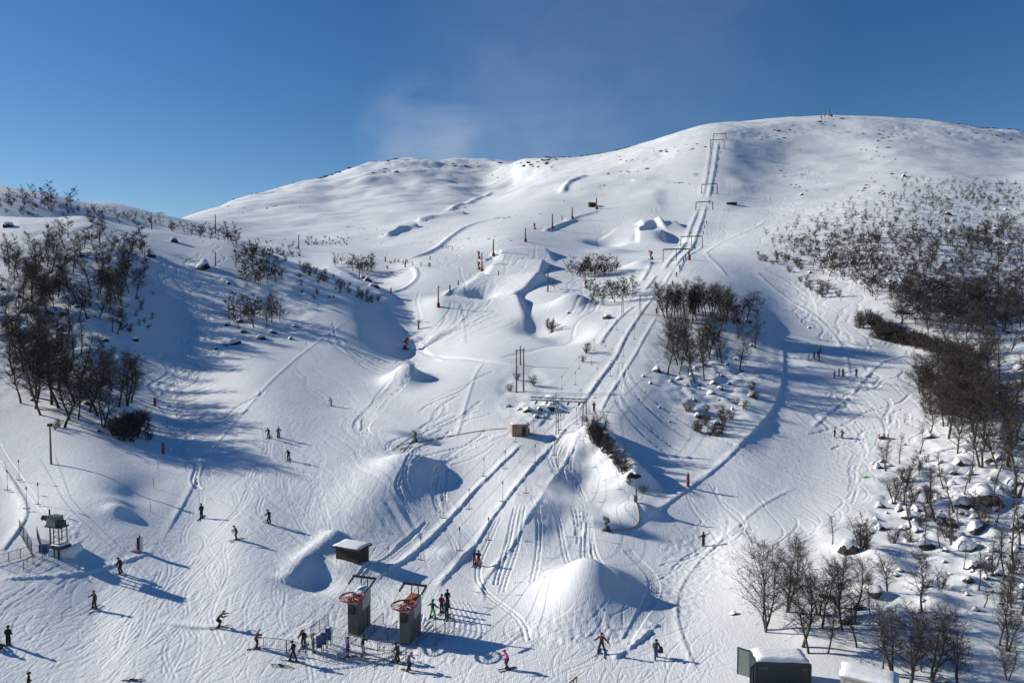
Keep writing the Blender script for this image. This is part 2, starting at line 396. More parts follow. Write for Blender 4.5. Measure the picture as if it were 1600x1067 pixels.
bank([(1270,668),(1300,640),(1329,620)], 0.4, 0.5)
bank([(1100,1067),(1070,1010),(1055,960),(1062,915),(1100,865),(1150,825),(1200,782),(1250,760)], 0.2, 0.35, 0.3)
bank([(958,1030),(1000,1002),(1030,978)], 0.5, 0.5, 0.6)
bank([(0,866),(20,840),(48,800),(25,760),(0,720)], 0.4, 0.5)
bank([(0,905),(90,902),(150,892),(200,876),(243,862)], 0.35, 0.45, 0.5)
bank([(712,690),(722,655),(735,612),(745,580),(758,565)], 0.3, 0.45, 0.1)
bank([(620,500),(640,520),(665,545),(695,566)], 0.45, 0.6, 0.1)
bank([(727,540),(724,505),(715,490)], 0.25, 0.9, 0.2)
bank([(655,548),(705,560),(760,566),(800,570)], -0.6, 1.0, 0.1)
bank([(780,560),(830,548),(880,530),(905,512)], -0.5, 1.2, 0.2)
bank([(660,740),(700,720),(760,690),(800,676)], 0.3, 0.6, 0.1)
for s_ in range(4): bank([(600 + s_ * 14, 790 + s_ * 5), (622 + s_ * 14, 820 + s_ * 4), (645 + s_ * 12, 852 - s_ * 4)], (-.16, .14, -.12, .1)[s_], .5, .2)

PILLOWS = [(1536,775,2.2),(1511,788,1.6),(1508,852,1.6),(1325,857,1.6),(1431,828,.9),(1415,806,1.2),(1527,822,1.3),(1445,850,1.2),(1522,884,1.1),(1480,870,1.0),(1460,880,1.0),(1540,900,1.2),(1500,910,1.2),(1570,860,1.2),(1400,860,.9),(1480,790,1.0),(1440,770,1.0),(1120,660,1.2),(1112,614,1.2),(1091,650,1.0),(836,645,1.6),(860,640,1.4)]
# ski tracks: narrow grooves cut one stretch at a time
CARVE = np.zeros(GX.shape)
def groove(pts, depth, w):
    for (ax, ay), (bx, by) in zip(pts[:-1], pts[1:]):
        if min(ay, by) < 40: continue
        m = w * 2.6; s = block(min(ax, bx) - m, max(ax, bx) + m, min(ay, by) - m, max(ay, by) + m)
        X, Y = GX[s], GY[s]; dx, dy = bx - ax, by - ay; L2 = dx * dx + dy * dy + 1e-9
        t = np.clip(((X - ax) * dx + (Y - ay) * dy) / L2, 0, 1); d = np.hypot(X - ax - t * dx, Y - ay - t * dy) / w
        p = depth * (np.exp(-d * d) - 0.45 * np.exp(-((d - 1.7) / 0.6) ** 2))
        C = CARVE[s]; np.copyto(C, np.where(np.abs(p) > np.abs(C), p, C))
def downhill(x, y, e=3.0):
    gx = (sample(BASE, x + e, y) - sample(BASE, x - e, y)); gy = (sample(BASE, x, y + e) - sample(BASE, x, y - e))
    l = math.hypot(gx, gy) + 1e-6; return -gx / l, -gy / l
def s_track(u, v, length, amp, wl_, depth, w, double=True, drift=0.0):
    x, y = bp(u, v); ph = rng.uniform(0, 6.28); line = []; st = max(0.8, wl_ / 14); i = 0
    fx, fy = downhill(x, y)
    while i * st < length and y > 52:
        gx, gy = downhill(x, y, 5); fx, fy = fx * .8 + gx * .2, fy * .8 + gy * .2; l = math.hypot(fx, fy); fx, fy = fx / l, fy / l
        cx_, sx_ = math.cos(drift), math.sin(drift); dx, dy = fx * cx_ - fy * sx_, fx * sx_ + fy * cx_
        off = amp * math.sin(i * st / wl_ * 6.28 + ph); line.append((x - dy * off, y + dx * off)); x += dx * st; y += dy * st; i += 1
    if len(line) < 3: return
    groove(line, depth, w)
    if double: groove([(p[0] + 0.28 + w, p[1]) for p in line], depth, w)
# free-ride tracks down the left hill, the right meadow and the summit face
for (u, v, L, am, wl_) in ((315,375,60,1.6,14),(300,395,55,2.0,16),(308,430,45,1.8,13),(330,470,30,1.3,12),(290,560,50,1.2,16),(310,545,55,1.6,18),(300,575,40,1.0,14),(340,570,30,1.2,14),(285,610,45,.9,16),(320,605,40,1.0,15),(405,610,40,.8,13),(385,640,40,.7,14)):
    s_track(u, v, L, am, wl_, 0.13, 0.2)
for k in range(22): s_track(rng.uniform(255, 345), rng.uniform(400, 560), rng.uniform(15, 45), rng.uniform(.8, 2.2), rng.uniform(10, 18), 0.13, 0.22, True, rng.uniform(-.4, .4))
for k in range(9): s_track(rng.uniform(500, 545), rng.uniform(505, 540), 75, .5, 22, 0.12, 0.18, True, rng.uniform(-.05, .1))
for k in range(16): s_track(rng.uniform(1205, 1330), rng.uniform(400, 520), rng.uniform(35, 80), rng.uniform(1, 2.6), rng.uniform(12, 20), 0.12, 0.22, True, rng.uniform(-.3, .5))
for k in range(14): s_track(rng.uniform(1320, 1430), rng.uniform(560, 650), rng.uniform(15, 35), rng.uniform(.5, 2), rng.uniform(10, 18), 0.12, 0.2, True, rng.uniform(-.9, .9))
for k in range(26): s_track(rng.uniform(1180, 1420), rng.uniform(195, 330), rng.uniform(40, 150), rng.uniform(2, 4.5), rng.uniform(18, 34), 0.14, 0.6, False, rng.uniform(-.5, .5))
for k in range(34): s_track(rng.uniform(560, 790), rng.uniform(345, 400), rng.uniform(25, 70), rng.uniform(1.5, 3), rng.uniform(14, 26), 0.13, 0.5, False, rng.uniform(-.4, .4))
for k in range(20): s_track(rng.uniform(820, 1080), rng.uniform(240, 340), rng.uniform(25, 80), rng.uniform(1.5, 3), rng.uniform(14, 26), 0.13, 0.5, False, rng.uniform(-.6, .6))
# machine and ski lines down the prepared pistes and lift track
for k in range(60): s_track(rng.uniform(380, 640), rng.uniform(520, 760), rng.uniform(12, 40), rng.uniform(.1, .7), rng.uniform(12, 24), rng.uniform(.025, .055), 0.14, True, rng.uniform(-.3, .1))
for k in range(60): s_track(rng.uniform(240, 560), rng.uniform(700, 930), rng.uniform(8, 25), rng.uniform(.2, .9), rng.uniform(10, 18), rng.uniform(.02, .045), 0.12, True, rng.uniform(-.35, .35))
for k in range(26): s_track(rng.uniform(700, 775), rng.uniform(580, 700), rng.uniform(10, 30), rng.uniform(.2, 1.2), rng.uniform(12, 20), rng.uniform(.07, .13), 0.17, True, rng.uniform(-.5, .1))
for k in range(60):
    u0 = rng.uniform(0, 1); t = rng.uniform(0, 1); s_track(1240 + u0 * 75 - t * 30, 480 + t * 180, rng.uniform(20, 50), rng.uniform(.05, .5), 20, rng.uniform(.04, .08), 0.2, False, rng.uniform(-.05, .1))
for k in range(40): s_track(rng.uniform(1060, 1290), rng.uniform(670, 830), rng.uniform(10, 30), rng.uniform(.1, .8), 15, rng.uniform(.03, .07), 0.15, False, rng.uniform(-.2, .3))
for k in range(26):
    t = rng.uniform(0, 1); s_track(975 - t * 200 + rng.uniform(0, 45), 540 + t * 280, rng.uniform(15, 40), rng.uniform(.02, .2), 25, rng.uniform(.06, .12), 0.14, True, rng.uniform(-.03, .03))
for k in range(34): s_track(rng.uniform(690, 805), rng.uniform(488, 512), rng.uniform(20, 45), rng.uniform(.05, .6), 24, rng.uniform(.08, .2), 0.35, False, rng.uniform(-.06, .06))
for k in range(26): s_track(rng.uniform(752, 838), rng.uniform(448, 458), rng.uniform(10, 22), rng.uniform(.02, .2), 24, rng.uniform(.08, .16), 0.4, False, rng.uniform(-.04, .04))
for k in range(22): s_track(rng.uniform(780, 850), rng.uniform(402, 412), rng.uniform(10, 20), rng.uniform(.02, .2), 24, rng.uniform(.08, .16), 0.45, False, rng.uniform(-.04, .04))
for k in range(70): s_track(rng.uniform(640, 1010), rng.uniform(345, 470), rng.uniform(15, 60), rng.uniform(.1, 1.2), 26, rng.uniform(.06, .13), 0.45, False, rng.uniform(-.35, .35))
for k in range(40): s_track(rng.uniform(1110, 1240), rng.uniform(350, 470), rng.uniform(20, 60), rng.uniform(.05, .5), 26, rng.uniform(.06, .12), 0.4, False, rng.uniform(-.1, .1))
for k in range(9): groove(chaikin([bp(560 + k * 4, 905 - k * 3), bp(610 + k * 5, 870 - k * 4), bp(625 + k * 5, 850 - k * 4)]), .14, .14)
for k in range(7): groove(chaikin([bp(690 + k * 7, 935 + k), bp(706 + k * 9, 965 + k * 3), bp(700 + k * 7, 1000 + k * 2)]), .055, .10)
for k in range(5): groove(chaikin([bp(975 + k * 3, 860), bp(1014 + k * 4, 900), bp(1014 + k * 4, 945), bp(975 + k * 3, 1000)]), .07, .11)
for k in range(8): groove(chaikin([bp(660 + k * 6, 960 + k * 5), bp(650 - k * 6, 1010 + k * 3), bp(600 - k * 14, 1040 + k)]), .10, .11)
# short turned strokes on the skied-out flat at the bottom
for k in range(900):
    u, v = rng.uniform(-20, 700), rng.uniform(830, 1066)
    if rng.random() < .2: u = rng.uniform(700, 1150); v = rng.uniform(960, 1066)
    x, y = bp(u, v); an = rng.gauss(-2.1, .38); cu_ = rng.gauss(0, .14); L = rng.uniform(1.5, 6); pts = [(x, y)]
    for i in range(6): pts.append((pts[-1][0] + math.cos(an) * L / 6, pts[-1][1] + math.sin(an) * L / 6)); an += cu_
    groove(pts, rng.uniform(.012, .04), rng.uniform(.07, .12))
GZ -= CARVE
churn = zone((900,992,100,24),(1090,870,60,45),(1060,930,45,40),(1130,830,60,22),(1350,690,60,40),(1340,720,45,30),(100,830,30,25),(660,1020,60,20),(480,985,40,18))
for (_u, _v, _r) in PILLOWS: mound(bp(_u, _v), _r * .45, _r * 1.5, _r * 1.5)
GZ += churn * (0.075 * gnoise(GX / .7, GY / .9, 31) + 0.05 * gnoise(GX / .35, GY / .45, 32))
skied = zone((250,960,330,120),(500,700,180,190),(1200,720,150,110),(1280,560,60,90),(850,690,120,200),(700,600,80,60))
GZ += skied * smooth((170 - GY) / 60) * (0.028 * gnoise(GX / .5 + gnoise(GX / 6, GY / 6, 33) * 3, GY / 3.2, 34))

# ------------------------------------------------------------------ materials
def nmat(name):
    m = bpy.data.materials.new(name); m.use_nodes = True; nt = m.node_tree
    return m, nt, nt.nodes['Principled BSDF']
def plain(name, col, rough=0.6, metal=0.0, var=0.12, scale=6.0, bump=0.0):
    """one base colour broken up by noise in value and gloss"""
    m, nt, b = nmat(name); tc = nt.nodes.new('ShaderNodeTexCoord'); no = nt.nodes.new('ShaderNodeTexNoise')
    no.inputs['Scale'].default_value = scale; no.inputs['Detail'].default_value = 5
    nt.links.new(tc.outputs['Object'], no.inputs['Vector'])
    mr = nt.nodes.new('ShaderNodeMapRange'); mr.inputs['To Min'].default_value = 1 - var * 2; mr.inputs['To Max'].default_value = 1 + var * 2
    nt.links.new(no.outputs['Fac'], mr.inputs['Value'])
    mx = nt.nodes.new('ShaderNodeVectorMath'); mx.operation = 'SCALE'; mx.inputs[0].default_value = col
    nt.links.new(mr.outputs['Result'], mx.inputs['Scale']); nt.links.new(mx.outputs['Vector'], b.inputs['Base Color'])
    b.inputs['Roughness'].default_value = rough; b.inputs['Metallic'].default_value = metal
    if bump:
        bp_ = nt.nodes.new('ShaderNodeBump'); bp_.inputs['Strength'].default_value = bump; bp_.inputs['Distance'].default_value = 0.05
        nt.links.new(no.outputs['Fac'], bp_.inputs['Height']); nt.links.new(bp_.outputs['Normal'], b.inputs['Normal'])
    return m
def snow_mat(name, terrain=False):
    m, nt, b = nmat(name); N = nt.nodes.new; L = nt.links.new
    b.inputs['Base Color'].default_value = (0.82, 0.83, 0.845, 1); b.inputs['Roughness'].default_value = 0.62
    b.inputs['Specular IOR Level'].default_value = 0.25
    tc = N('ShaderNodeTexCoord')
    n1 = N('ShaderNodeTexNoise'); n1.inputs['Scale'].default_value = 1.6; n1.inputs['Detail'].default_value = 6; n1.inputs['Roughness'].default_value = 0.62
    L(tc.outputs['Object'], n1.inputs['Vector'])
    last = n1.outputs['Fac']
    if terrain:
        mp = N('ShaderNodeMapping'); mp.inputs['Scale'].default_value = (6.5, 0.7, 0.8); mp.inputs['Rotation'].default_value = (0, 0, 0.3)
        L(tc.outputs['Object'], mp.inputs['Vector'])
        n2 = N('ShaderNodeTexNoise'); n2.inputs['Scale'].default_value = 1.0; n2.inputs['Detail'].default_value = 5; n2.inputs['Distortion'].default_value = 1.8
        L(mp.outputs['Vector'], n2.inputs['Vector'])
        ad = N('ShaderNodeMath'); ad.operation = 'ADD'; L(n1.outputs['Fac'], ad.inputs[0]); L(n2.outputs['Fac'], ad.inputs[1]); last = ad.outputs[0]
        n3 = N('ShaderNodeTexNoise'); n3.inputs['Scale'].default_value = 0.05; n3.inputs['Detail'].default_value = 6
        L(tc.outputs['Object'], n3.inputs['Vector'])
        cr = N('ShaderNodeValToRGB'); cr.color_ramp.elements[0].position = 0.3; cr.color_ramp.elements[1].position = 0.75
        cr.color_ramp.elements[0].color = (0.76, 0.78, 0.80, 1); cr.color_ramp.elements[1].color = (0.85, 0.855, 0.86, 1)
        L(n3.outputs['Fac'], cr.inputs['Fac']); L(cr.outputs['Color'], b.inputs['Base Color'])
    bu = N('ShaderNodeBump'); bu.inputs['Strength'].default_value = 0.5; bu.inputs['Distance'].default_value = 0.11
    L(last, bu.inputs['Height']); L(bu.outputs['Normal'], b.inputs['Normal'])
    return m
M_SNOW = snow_mat('snow_field', True)
M_CAP = snow_mat('snow_cap')

def link(o): COL.objects.link(o); return o
def mesh_from(name, verts, faces, mats=(), smooth_=False):
    me = bpy.data.meshes.new(name); me.from_pydata([tuple(v) for v in verts], [], faces); me.update()
    for m in mats: me.materials.append(m)
    if smooth_: me.polygons.foreach_set('use_smooth', [True] * len(me.polygons))
    return me
def tag(o, label=None, cat=None, group=None, kind=None):
    if label: o['label'] = label
    if cat: o['category'] = cat
    if group: o['group'] = group
    if kind: o['kind'] = kind
    return o

# ------------------------------------------------------------------ build the snow sheet
me = bpy.data.meshes.new('snow_ground')
co = np.stack([GX, GY, GZ], -1).reshape(-1, 3).astype(np.float32)
me.vertices.add(NR * NC); me.vertices.foreach_set('co', co.ravel())
idx = np.arange(NR * NC, dtype=np.int32).reshape(NR, NC)
quads = np.stack([idx[:-1, :-1], idx[:-1, 1:], idx[1:, 1:], idx[1:, :-1]], -1).reshape(-1, 4)
nq = len(quads)
me.loops.add(nq * 4); me.loops.foreach_set('vertex_index', quads.ravel())
me.polygons.add(nq); me.polygons.foreach_set('loop_start', np.arange(0, nq * 4, 4, dtype=np.int32))
me.polygons.foreach_set('use_smooth', np.ones(nq, dtype=bool))
me.update(calc_edges=True); me.materials.append(M_SNOW)
ground = link(bpy.data.objects.new('snow_ground', me))
tag(ground, 'snow covered mountainside with pistes, lift tracks and made snow heaps', 'snow slope', kind='structure')
print('terrain', NR, NC, nq)

# ------------------------------------------------------------------ mesh helpers
class MB:
    """collects boxes, bars and tubes and links them as one mesh"""
    def __init__(s): s.v = []; s.f = []; s.m = []
    def add(s, vs, fs, mi=0):
        o = len(s.v); s.v += [tuple(v) for v in vs]; s.f += [tuple(i + o for i in f) for f in fs]; s.m += [mi] * len(fs); return s
    def box(s, c, d, rz=0.0, mi=0, top=1.0, M=None):
        x, y, z = d[0] / 2, d[1] / 2, d[2] / 2; ca, sa = math.cos(rz), math.sin(rz); vs = []
        for k in (-1, 1):
            t = top if k > 0 else 1.0
            for (i, j) in ((-1, -1), (1, -1), (1, 1), (-1, 1)):
                p = Vector((i * x * t, j * y * t, k * z))
                if M is not None: p = M @ p; vs.append(Vector(c) + p)
                else: vs.append((c[0] + p.x * ca - p.y * sa, c[1] + p.x * sa + p.y * ca, c[2] + p.z))
        return s.add(vs, [(3, 2, 1, 0), (4, 5, 6, 7), (0, 1, 5, 4), (1, 2, 6, 5), (2, 3, 7, 6), (3, 0, 4, 7)], mi)
    def tube(s, pts, rs, n=6, mi=0, cap=True):
        if not isinstance(rs, (list, tuple)): rs = [rs] * len(pts)
        pts = [Vector(p) for p in pts]; rings = []; ref = None
        for i, p in enumerate(pts):
            t = (pts[min(i + 1, len(pts) - 1)] - pts[max(i - 1, 0)]).normalized()
            a = Vector((0, 0, 1)) if abs(t.z) < .9 else Vector((1, 0, 0))
            if ref is not None: a = ref
            b = t.cross(a).normalized(); c = b.cross(t).normalized(); ref = c
            rings.append([p + (b * math.cos(6.28318 * k / n) + c * math.sin(6.28318 * k / n)) * rs[i] for k in range(n)])
        vs = [v for r in rings for v in r]; fs = []
        for i in range(len(pts) - 1):
            for k in range(n): fs.append((i * n + k, i * n + (k + 1) % n, (i + 1) * n + (k + 1) % n, (i + 1) * n + k))
        if cap: fs += [tuple(range(n))[::-1], tuple(range((len(pts) - 1) * n, len(pts) * n))]
        return s.add(vs, fs, mi)
    def ring(s, c, R, r, n=24, k=6, mi=0, M=None):
        pts = [Vector((math.cos(6.28318 * i / n) * R, math.sin(6.28318 * i / n) * R, 0)) for i in range(n)]; vs = []; fs = []
        for i, p in enumerate(pts):
            d = p.normalized()
            for j in range(k):
                a = 6.28318 * j / k; q = p + d * math.cos(a) * r + Vector((0, 0, math.sin(a) * r))
                vs.append(Vector(c) + (M @ q if M is not None else q))
        for i in range(n):
            for j in range(k): fs.append((i * k + j, ((i + 1) % n) * k + j, ((i + 1) % n) * k + (j + 1) % k, i * k + (j + 1) % k))
        return s.add(vs, fs, mi)
    def mesh(s, name, mats, smooth_=False):
        me = mesh_from(name, s.v, s.f, mats if isinstance(mats, (list, tuple)) else [mats], smooth_)
        if len(me.materials) > 1: me.polygons.foreach_set('material_index', s.m)
        return me
    def build(s, name, mats, parent=None, smooth_=False):
        o = link(bpy.data.objects.new(name, s.mesh(name, mats, smooth_)))
        if parent is not None: o.parent = parent
        return o
def empty(name, loc, rz=0.0, scale=1.0):
    o = link(bpy.data.objects.new(name, None)); o.empty_display_size = 0.3
    o.location = loc; o.rotation_euler = (0, 0, rz); o.scale = (scale,) * 3; return o
def child(name, me, parent, loc=(0, 0, 0), rot=(0, 0, 0), scale=None):
    o = link(bpy.data.objects.new(name, me)); o.parent = parent; o.location = loc; o.rotation_euler = rot
    if scale: o.scale = scale
    return o
ONES = 'first second third fourth fifth sixth seventh eighth ninth tenth eleventh twelfth thirteenth fourteenth fifteenth sixteenth seventeenth eighteenth nineteenth twentieth'.split()
TENS = 'x x twenty thirty forty fifty sixty seventy eighty ninety'.split()
def nth(i):
    i += 1
    if i <= 20: return ONES[i - 1]
    t, o = divmod(i, 10)
    if i >= 100: return 'hundred-and-' + nth(i - 101)
    return TENS[t][:-1] + 'ieth' if o == 0 else TENS[t] + '-' + ONES[o - 1]
def uv_of(p):
    u, v = proj_uv(p[0], p[1], p[2]); return float(u), float(v)

# ------------------------------------------------------------------ bare birches, shrubs
def bark_mat():
    m, nt, b = nmat('birch_bark'); N = nt.nodes.new; L = nt.links.new
    tc = N('ShaderNodeTexCoord'); mp = N('ShaderNodeMapping'); mp.inputs['Scale'].default_value = (6, 6, 2.2); L(tc.outputs['Object'], mp.inputs['Vector'])
    no = N('ShaderNodeTexNoise'); no.inputs['Scale'].default_value = 1.4; no.inputs['Detail'].default_value = 6; L(mp.outputs['Vector'], no.inputs['Vector'])
    cr = N('ShaderNodeValToRGB'); e = cr.color_ramp.elements; e[0].position = .42; e[0].color = (.02, .018, .016, 1); e[1].position = .7; e[1].color = (.13, .12, .108, 1)
    L(no.outputs['Fac'], cr.inputs['Fac']); L(cr.outputs['Color'], b.inputs['Base Color']); b.inputs['Roughness'].default_value = .85
    return m
M_BARK = bark_mat()
M_TWIG = plain('birch_twig', (.045, .036, .032), .9, var=.25, scale=3)
M_SHRUB = plain('shrub_twig', (.060, .046, .042), .9, var=.25, scale=3)
def grow(seed, h, stems, spread, n_branch, n_twig, droop=0.1, lean=0.12, low=0.3, wtwig=0.02, upright=0.6, twl=0.5):
    """a bare tree: wobbling stems, limbs, and fine twigs through the crown"""
    R = random.Random(seed); T = MB(); C = MB(); tips = []
    for s_ in range(stems):
        an = R.uniform(0, 6.28); ln = R.uniform(.3, 1) * lean * (1.6 if stems > 1 else 1); hh = h * (1 if s_ == 0 else R.uniform(.65, .95))
        p = Vector((math.cos(an) * .12 * (stems > 1), math.sin(an) * .12 * (stems > 1), -0.45)); d = Vector((math.cos(an) * ln, math.sin(an) * ln, 1)).normalized()
        pts = [p.copy()]; k = 9
        for i in range(k):
            d = (d + Vector((R.gauss(0, .11), R.gauss(0, .11), .10))).normalized(); p = p + d * ((hh + .45) / k); pts.append(p.copy())
        r0 = (0.017 * h + 0.035) * (1 if stems < 3 else .6); rs = [r0 * (1 - .9 * (i / k) ** .8) + .012 for i in range(k + 1)]
        T.tube(pts, rs, 6, 0, False)
        nb = max(3, n_branch // stems)
        for b in range(nb):
            t = low + (1 - low) * (b + R.random()) / nb; t = min(t, .97); fi = t * k; i0 = int(fi); q = pts[i0].lerp(pts[i0 + 1], fi - i0)
            an2 = b * 2.4 + R.uniform(-.6, .6); L = spread * (0.35 + 0.75 * math.sin(min(1, (1 - t) * 1.5 + .18) * 1.57)) * R.uniform(.65, 1.15)
            dd = Vector((math.cos(an2), math.sin(an2), R.uniform(.25, .55) + upright * R.uniform(.4, 1))).normalized(); bp_ = [q]
            for j in range(4):
                dd = (dd + Vector((R.gauss(0, .16), R.gauss(0, .16), R.gauss(.06, .1) - droop * j * .3))).normalized(); bp_.append(bp_[-1] + dd * L / 4)
            rb = max(.012, rs[i0] * .42); T.tube(bp_, [rb * (1 - .8 * j / 4) + .005 for j in range(5)], 3, 0, False)
            for j in range(1, 5):
                for _ in range(2):
                    d3 = (dd + Vector((R.gauss(0, .75), R.gauss(0, .75), R.gauss(.15, .5)))).normalized(); L3 = L * R.uniform(.2, .45); st = bp_[j - 1].lerp(bp_[j], R.random())
                    m_ = st + d3 * L3 * .5 + Vector((R.gauss(0, .06), R.gauss(0, .06), R.gauss(0, .06))); e_ = st + d3 * L3
                    C.tube([st, m_, e_], [.011, .008, .004], 3, 0, False); tips.append((st, m_, e_, d3))
    for _ in range(n_twig):
        st, m_, e_, d3 = R.choice(tips); q = st.lerp(m_, R.random()) if R.random() < .4 else m_.lerp(e_, R.random())
        d4 = (d3 + Vector((R.gauss(0, .7), R.gauss(0, .7), R.gauss(.05, .6) - droop))).normalized(); L4 = twl * R.uniform(.5, 1.4)
        sd = d4.cross(Vector((R.gauss(0, 1), R.gauss(0, 1), R.gauss(0, 1)))).normalized() * wtwig * R.uniform(.6, 1.3)
        mid = q + d4 * L4 * .5 + Vector((R.gauss(0, .05), R.gauss(0, .05), R.gauss(0, .05)))
        C.add([q - sd * .5, q + sd * .5, mid + sd * .35, q + d4 * L4, mid - sd * .35], [(0, 1, 2, 4), (4, 2, 3)])
    return T, C
def tree_pair(name, *a, twig=None, **k):
    T, C = grow(*a, **k); return T.mesh(name + '_trunk', M_BARK, True), C.mesh(name + '_crown', twig or M_TWIG)
BIG = [tree_pair('big', 11 + i, 9.0, st, 3.9, 54, 4200, wtwig=.023, lean=.24, low=.2, twl=.75) for i, st in enumerate((3, 2, 3))]
MID = [tree_pair('mid', 31 + i, 7.5, st, 2.6, 32, 1500, wtwig=.027, low=.3, twl=.66) for i, st in enumerate((1, 1, 2, 1, 2, 1))]
SLIM = [tree_pair('slim', 51 + i, 7.5, 1, 1.5, 20, 600, wtwig=.026, low=.32, twl=.5) for i in range(3)]
FAR = [tree_pair('far', 71 + i, 6.0, st, 3.1, 26, 1100, wtwig=.045, low=.13, upright=.4, lean=.2, twl=.75) for i, st in enumerate((1, 2, 1, 2, 1))]
SHR = [tree_pair('shr', 91 + i, 2.6, 7, 1.0, 40, 700, twig=M_SHRUB, wtwig=.03, lean=.45, low=.15, upright=.9, twl=.45) for i in range(4)]
TREES = []                                                   # (distance, position, kind, height, rotation, cluster)
def ground_at(u, v): return hit(u, v)
RT = random.Random(21)
def put(u, v, h, kind, cluster, name='birch_tree', hpx=None):
    p = ground_at(u, v)
    if hpx: h = hpx / FPX * p.y * 1.02
    TREES.append(dict(p=p, h=h, kind=kind, rz=RT.uniform(0, 6.28), cl=cluster, name=name, u=u, v=v))
def scatter(n, poly, h0, h1, kind, cluster, name='birch_tree', gap=5):
    us = [q[0] for q in poly]; vs = [q[1] for q in poly]; got = []; tries = 0
    while len(got) < n and tries < n * 40:
        tries += 1; u, v = RT.uniform(min(us), max(us)), RT.uniform(min(vs), max(vs)); ins = False; j = len(poly) - 1
        for i in range(len(poly)):
            if (poly[i][1] > v) != (poly[j][1] > v) and u < (poly[j][0] - poly[i][0]) * (v - poly[i][1]) / (poly[j][1] - poly[i][1] + 1e-9) + poly[i][0]: ins = not ins
            j = i
        if not ins or any(abs(g[0] - u) < gap and abs(g[1] - v) < gap * .5 for g in got): continue
        got.append((u, v)); put(u, v, RT.uniform(h0, h1), kind, cluster, name)
G_FRONT = 'grove behind the dark container'
for (u, v, hp, kd) in ((1198,986,143,BIG),(1230,957,108,BIG),(1253,1010,118,MID),(1264,1021,108,MID),(1293,1021,80,MID),(1317,985,118,MID),(1336,976,97,MID),(1339,1010,80,MID),(1284,982,80,MID),(1378,1053,89,SLIM),(1395,1053,120,MID),(1420,1066,122,BIG),(1453,1064,112,BIG),(1440,1048,60,SLIM),(1494,1066,82,BIG),(1278,960,75,MID),(1308,950,85,MID),(1360,960,60,SLIM)):
    put(u, v, 0, kd, G_FRONT, hpx=hp)
G_ROCK = 'snowy boulder slope at the right'
for (u, v, hp, kd) in ((1387,923,66,MID),(1439,956,95,MID),(1562,1007,84,MID),(1575,1017,87,MID),(1585,887,107,SLIM),(1575,1062,64,BIG),(1300,850,45,SLIM),(1384,736,51,MID),(1417,760,55,SLIM),(1395,787,54,MID),(1424,790,42,MID),(1462,814,86,SLIM),(1559,885,60,SLIM),(1597,960,90,MID)):
    put(u, v, 0, kd, G_ROCK, hpx=hp)
scatter(26, [(1400,700),(1600,700),(1600,960),(1480,940),(1400,830)], 2.5, 5.5, SLIM, G_ROCK, gap=12)
G_EDGE = 'wood at the right edge above the snowy boulders'
for (u, v, hp, kd) in ((1483,684,80,MID),(1495,709,70,MID),(1532,730,85,MID),(1559,731,75,MID),(1590,777,110,MID),(1514,754,60,SLIM),(1452,680,50,MID)):
    put(u, v, 0, kd, G_EDGE, hpx=hp)
scatter(34, [(1445,590),(1600,560),(1600,740),(1500,700),(1440,640)], 6, 9.5, MID, G_EDGE, gap=8)
scatter(16, [(1436,600),(1530,575),(1540,660),(1480,672),(1440,640)], 5.5, 7.5, FAR, G_EDGE, gap=6)
G_L1 = 'open birch wood on the upper left hillside'
scatter(84, [(0,385),(60,374),(140,370),(240,384),(245,420),(215,470),(160,500),(0,520)], 5.5, 8.5, MID, G_L1, gap=9)
scatter(9, [(150,420),(210,420),(230,540),(140,520)], 5, 7.5, MID, G_L1, gap=9)
G_L2 = 'dense wood above the wooden pole at the left'
scatter(20, [(0,540),(60,535),(140,560),(165,600),(200,600),(190,640),(120,665),(60,645),(0,620)], 8, 11, MID, G_L2, gap=12)
scatter(16, [(0,530),(60,525),(140,550),(165,600),(190,600),(120,660),(60,645),(0,620)], 7.5, 10.5, SLIM, G_L2, gap=9)
for (u, v, hp, kd) in ((99,668,80,MID),(162,668,95,BIG),(198,634,72,BIG),(205,628,66,MID),(64,648,90,MID),(122,655,70,MID)): put(u, v, 0, kd, G_L2, hpx=hp)
G_L3 = 'copse on the snowy shoulder beside the left piste'
scatter(26, [(350,395),(400,395),(445,425),(450,455),(390,450),(360,420)], 4.5, 7, MID, G_L3, gap=8)
scatter(15, [(352,492),(440,492),(452,512),(365,514)], 5, 7, MID, G_L3, gap=6)
G_L4 = 'row of trees along the left shoulder skyline'
scatter(26, [(268,356),(330,366),(372,378),(372,384),(330,376),(262,364)], 5, 7.5, MID, G_L4, gap=4)
G_L5 = 'clump of trees standing at the end of the left shoulder'
scatter(9, [(546,420),(580,420),(580,427),(546,427)], 6, 8.5, MID, G_L5, gap=3); scatter(4, [(520,410),(545,414),(545,420),(520,416)], 4, 5.5, FAR, G_L5, gap=3)
G_K = 'birch wood on the knoll beside the lift'
scatter(34, [(1032,486),(1090,484),(1165,496),(1170,506),(1100,508),(1034,502)], 6.5, 9, MID, G_K, gap=5)
put(1180, 498, 0, MID, G_K, hpx=30); put(1158, 506, 0, MID, G_K, hpx=30)
scatter(22, [(1025,520),(1080,515),(1150,520),(1180,540),(1172,575),(1100,600),(1040,592)], 7, 9.5, MID, G_K, gap=10)
G_C = 'clump of trees below the terrain park jumps'
scatter(20, [(890,424),(925,424),(966,424),(966,432),(890,433)], 6, 7.5, MID, G_C, gap=4)
scatter(18, [(918,460),(950,456),(990,448),(994,470),(950,480),(922,474)], 4, 6.5, FAR, G_C, gap=6)
put(866, 452, 4.5, MID, G_C)
G_R = 'thin birch scrub across the right hillside'
scatter(190, [(1230,395),(1340,370),(1600,350),(1600,470),(1500,500),(1360,470),(1290,440)], 4.5, 7.5, FAR, G_R, gap=7)
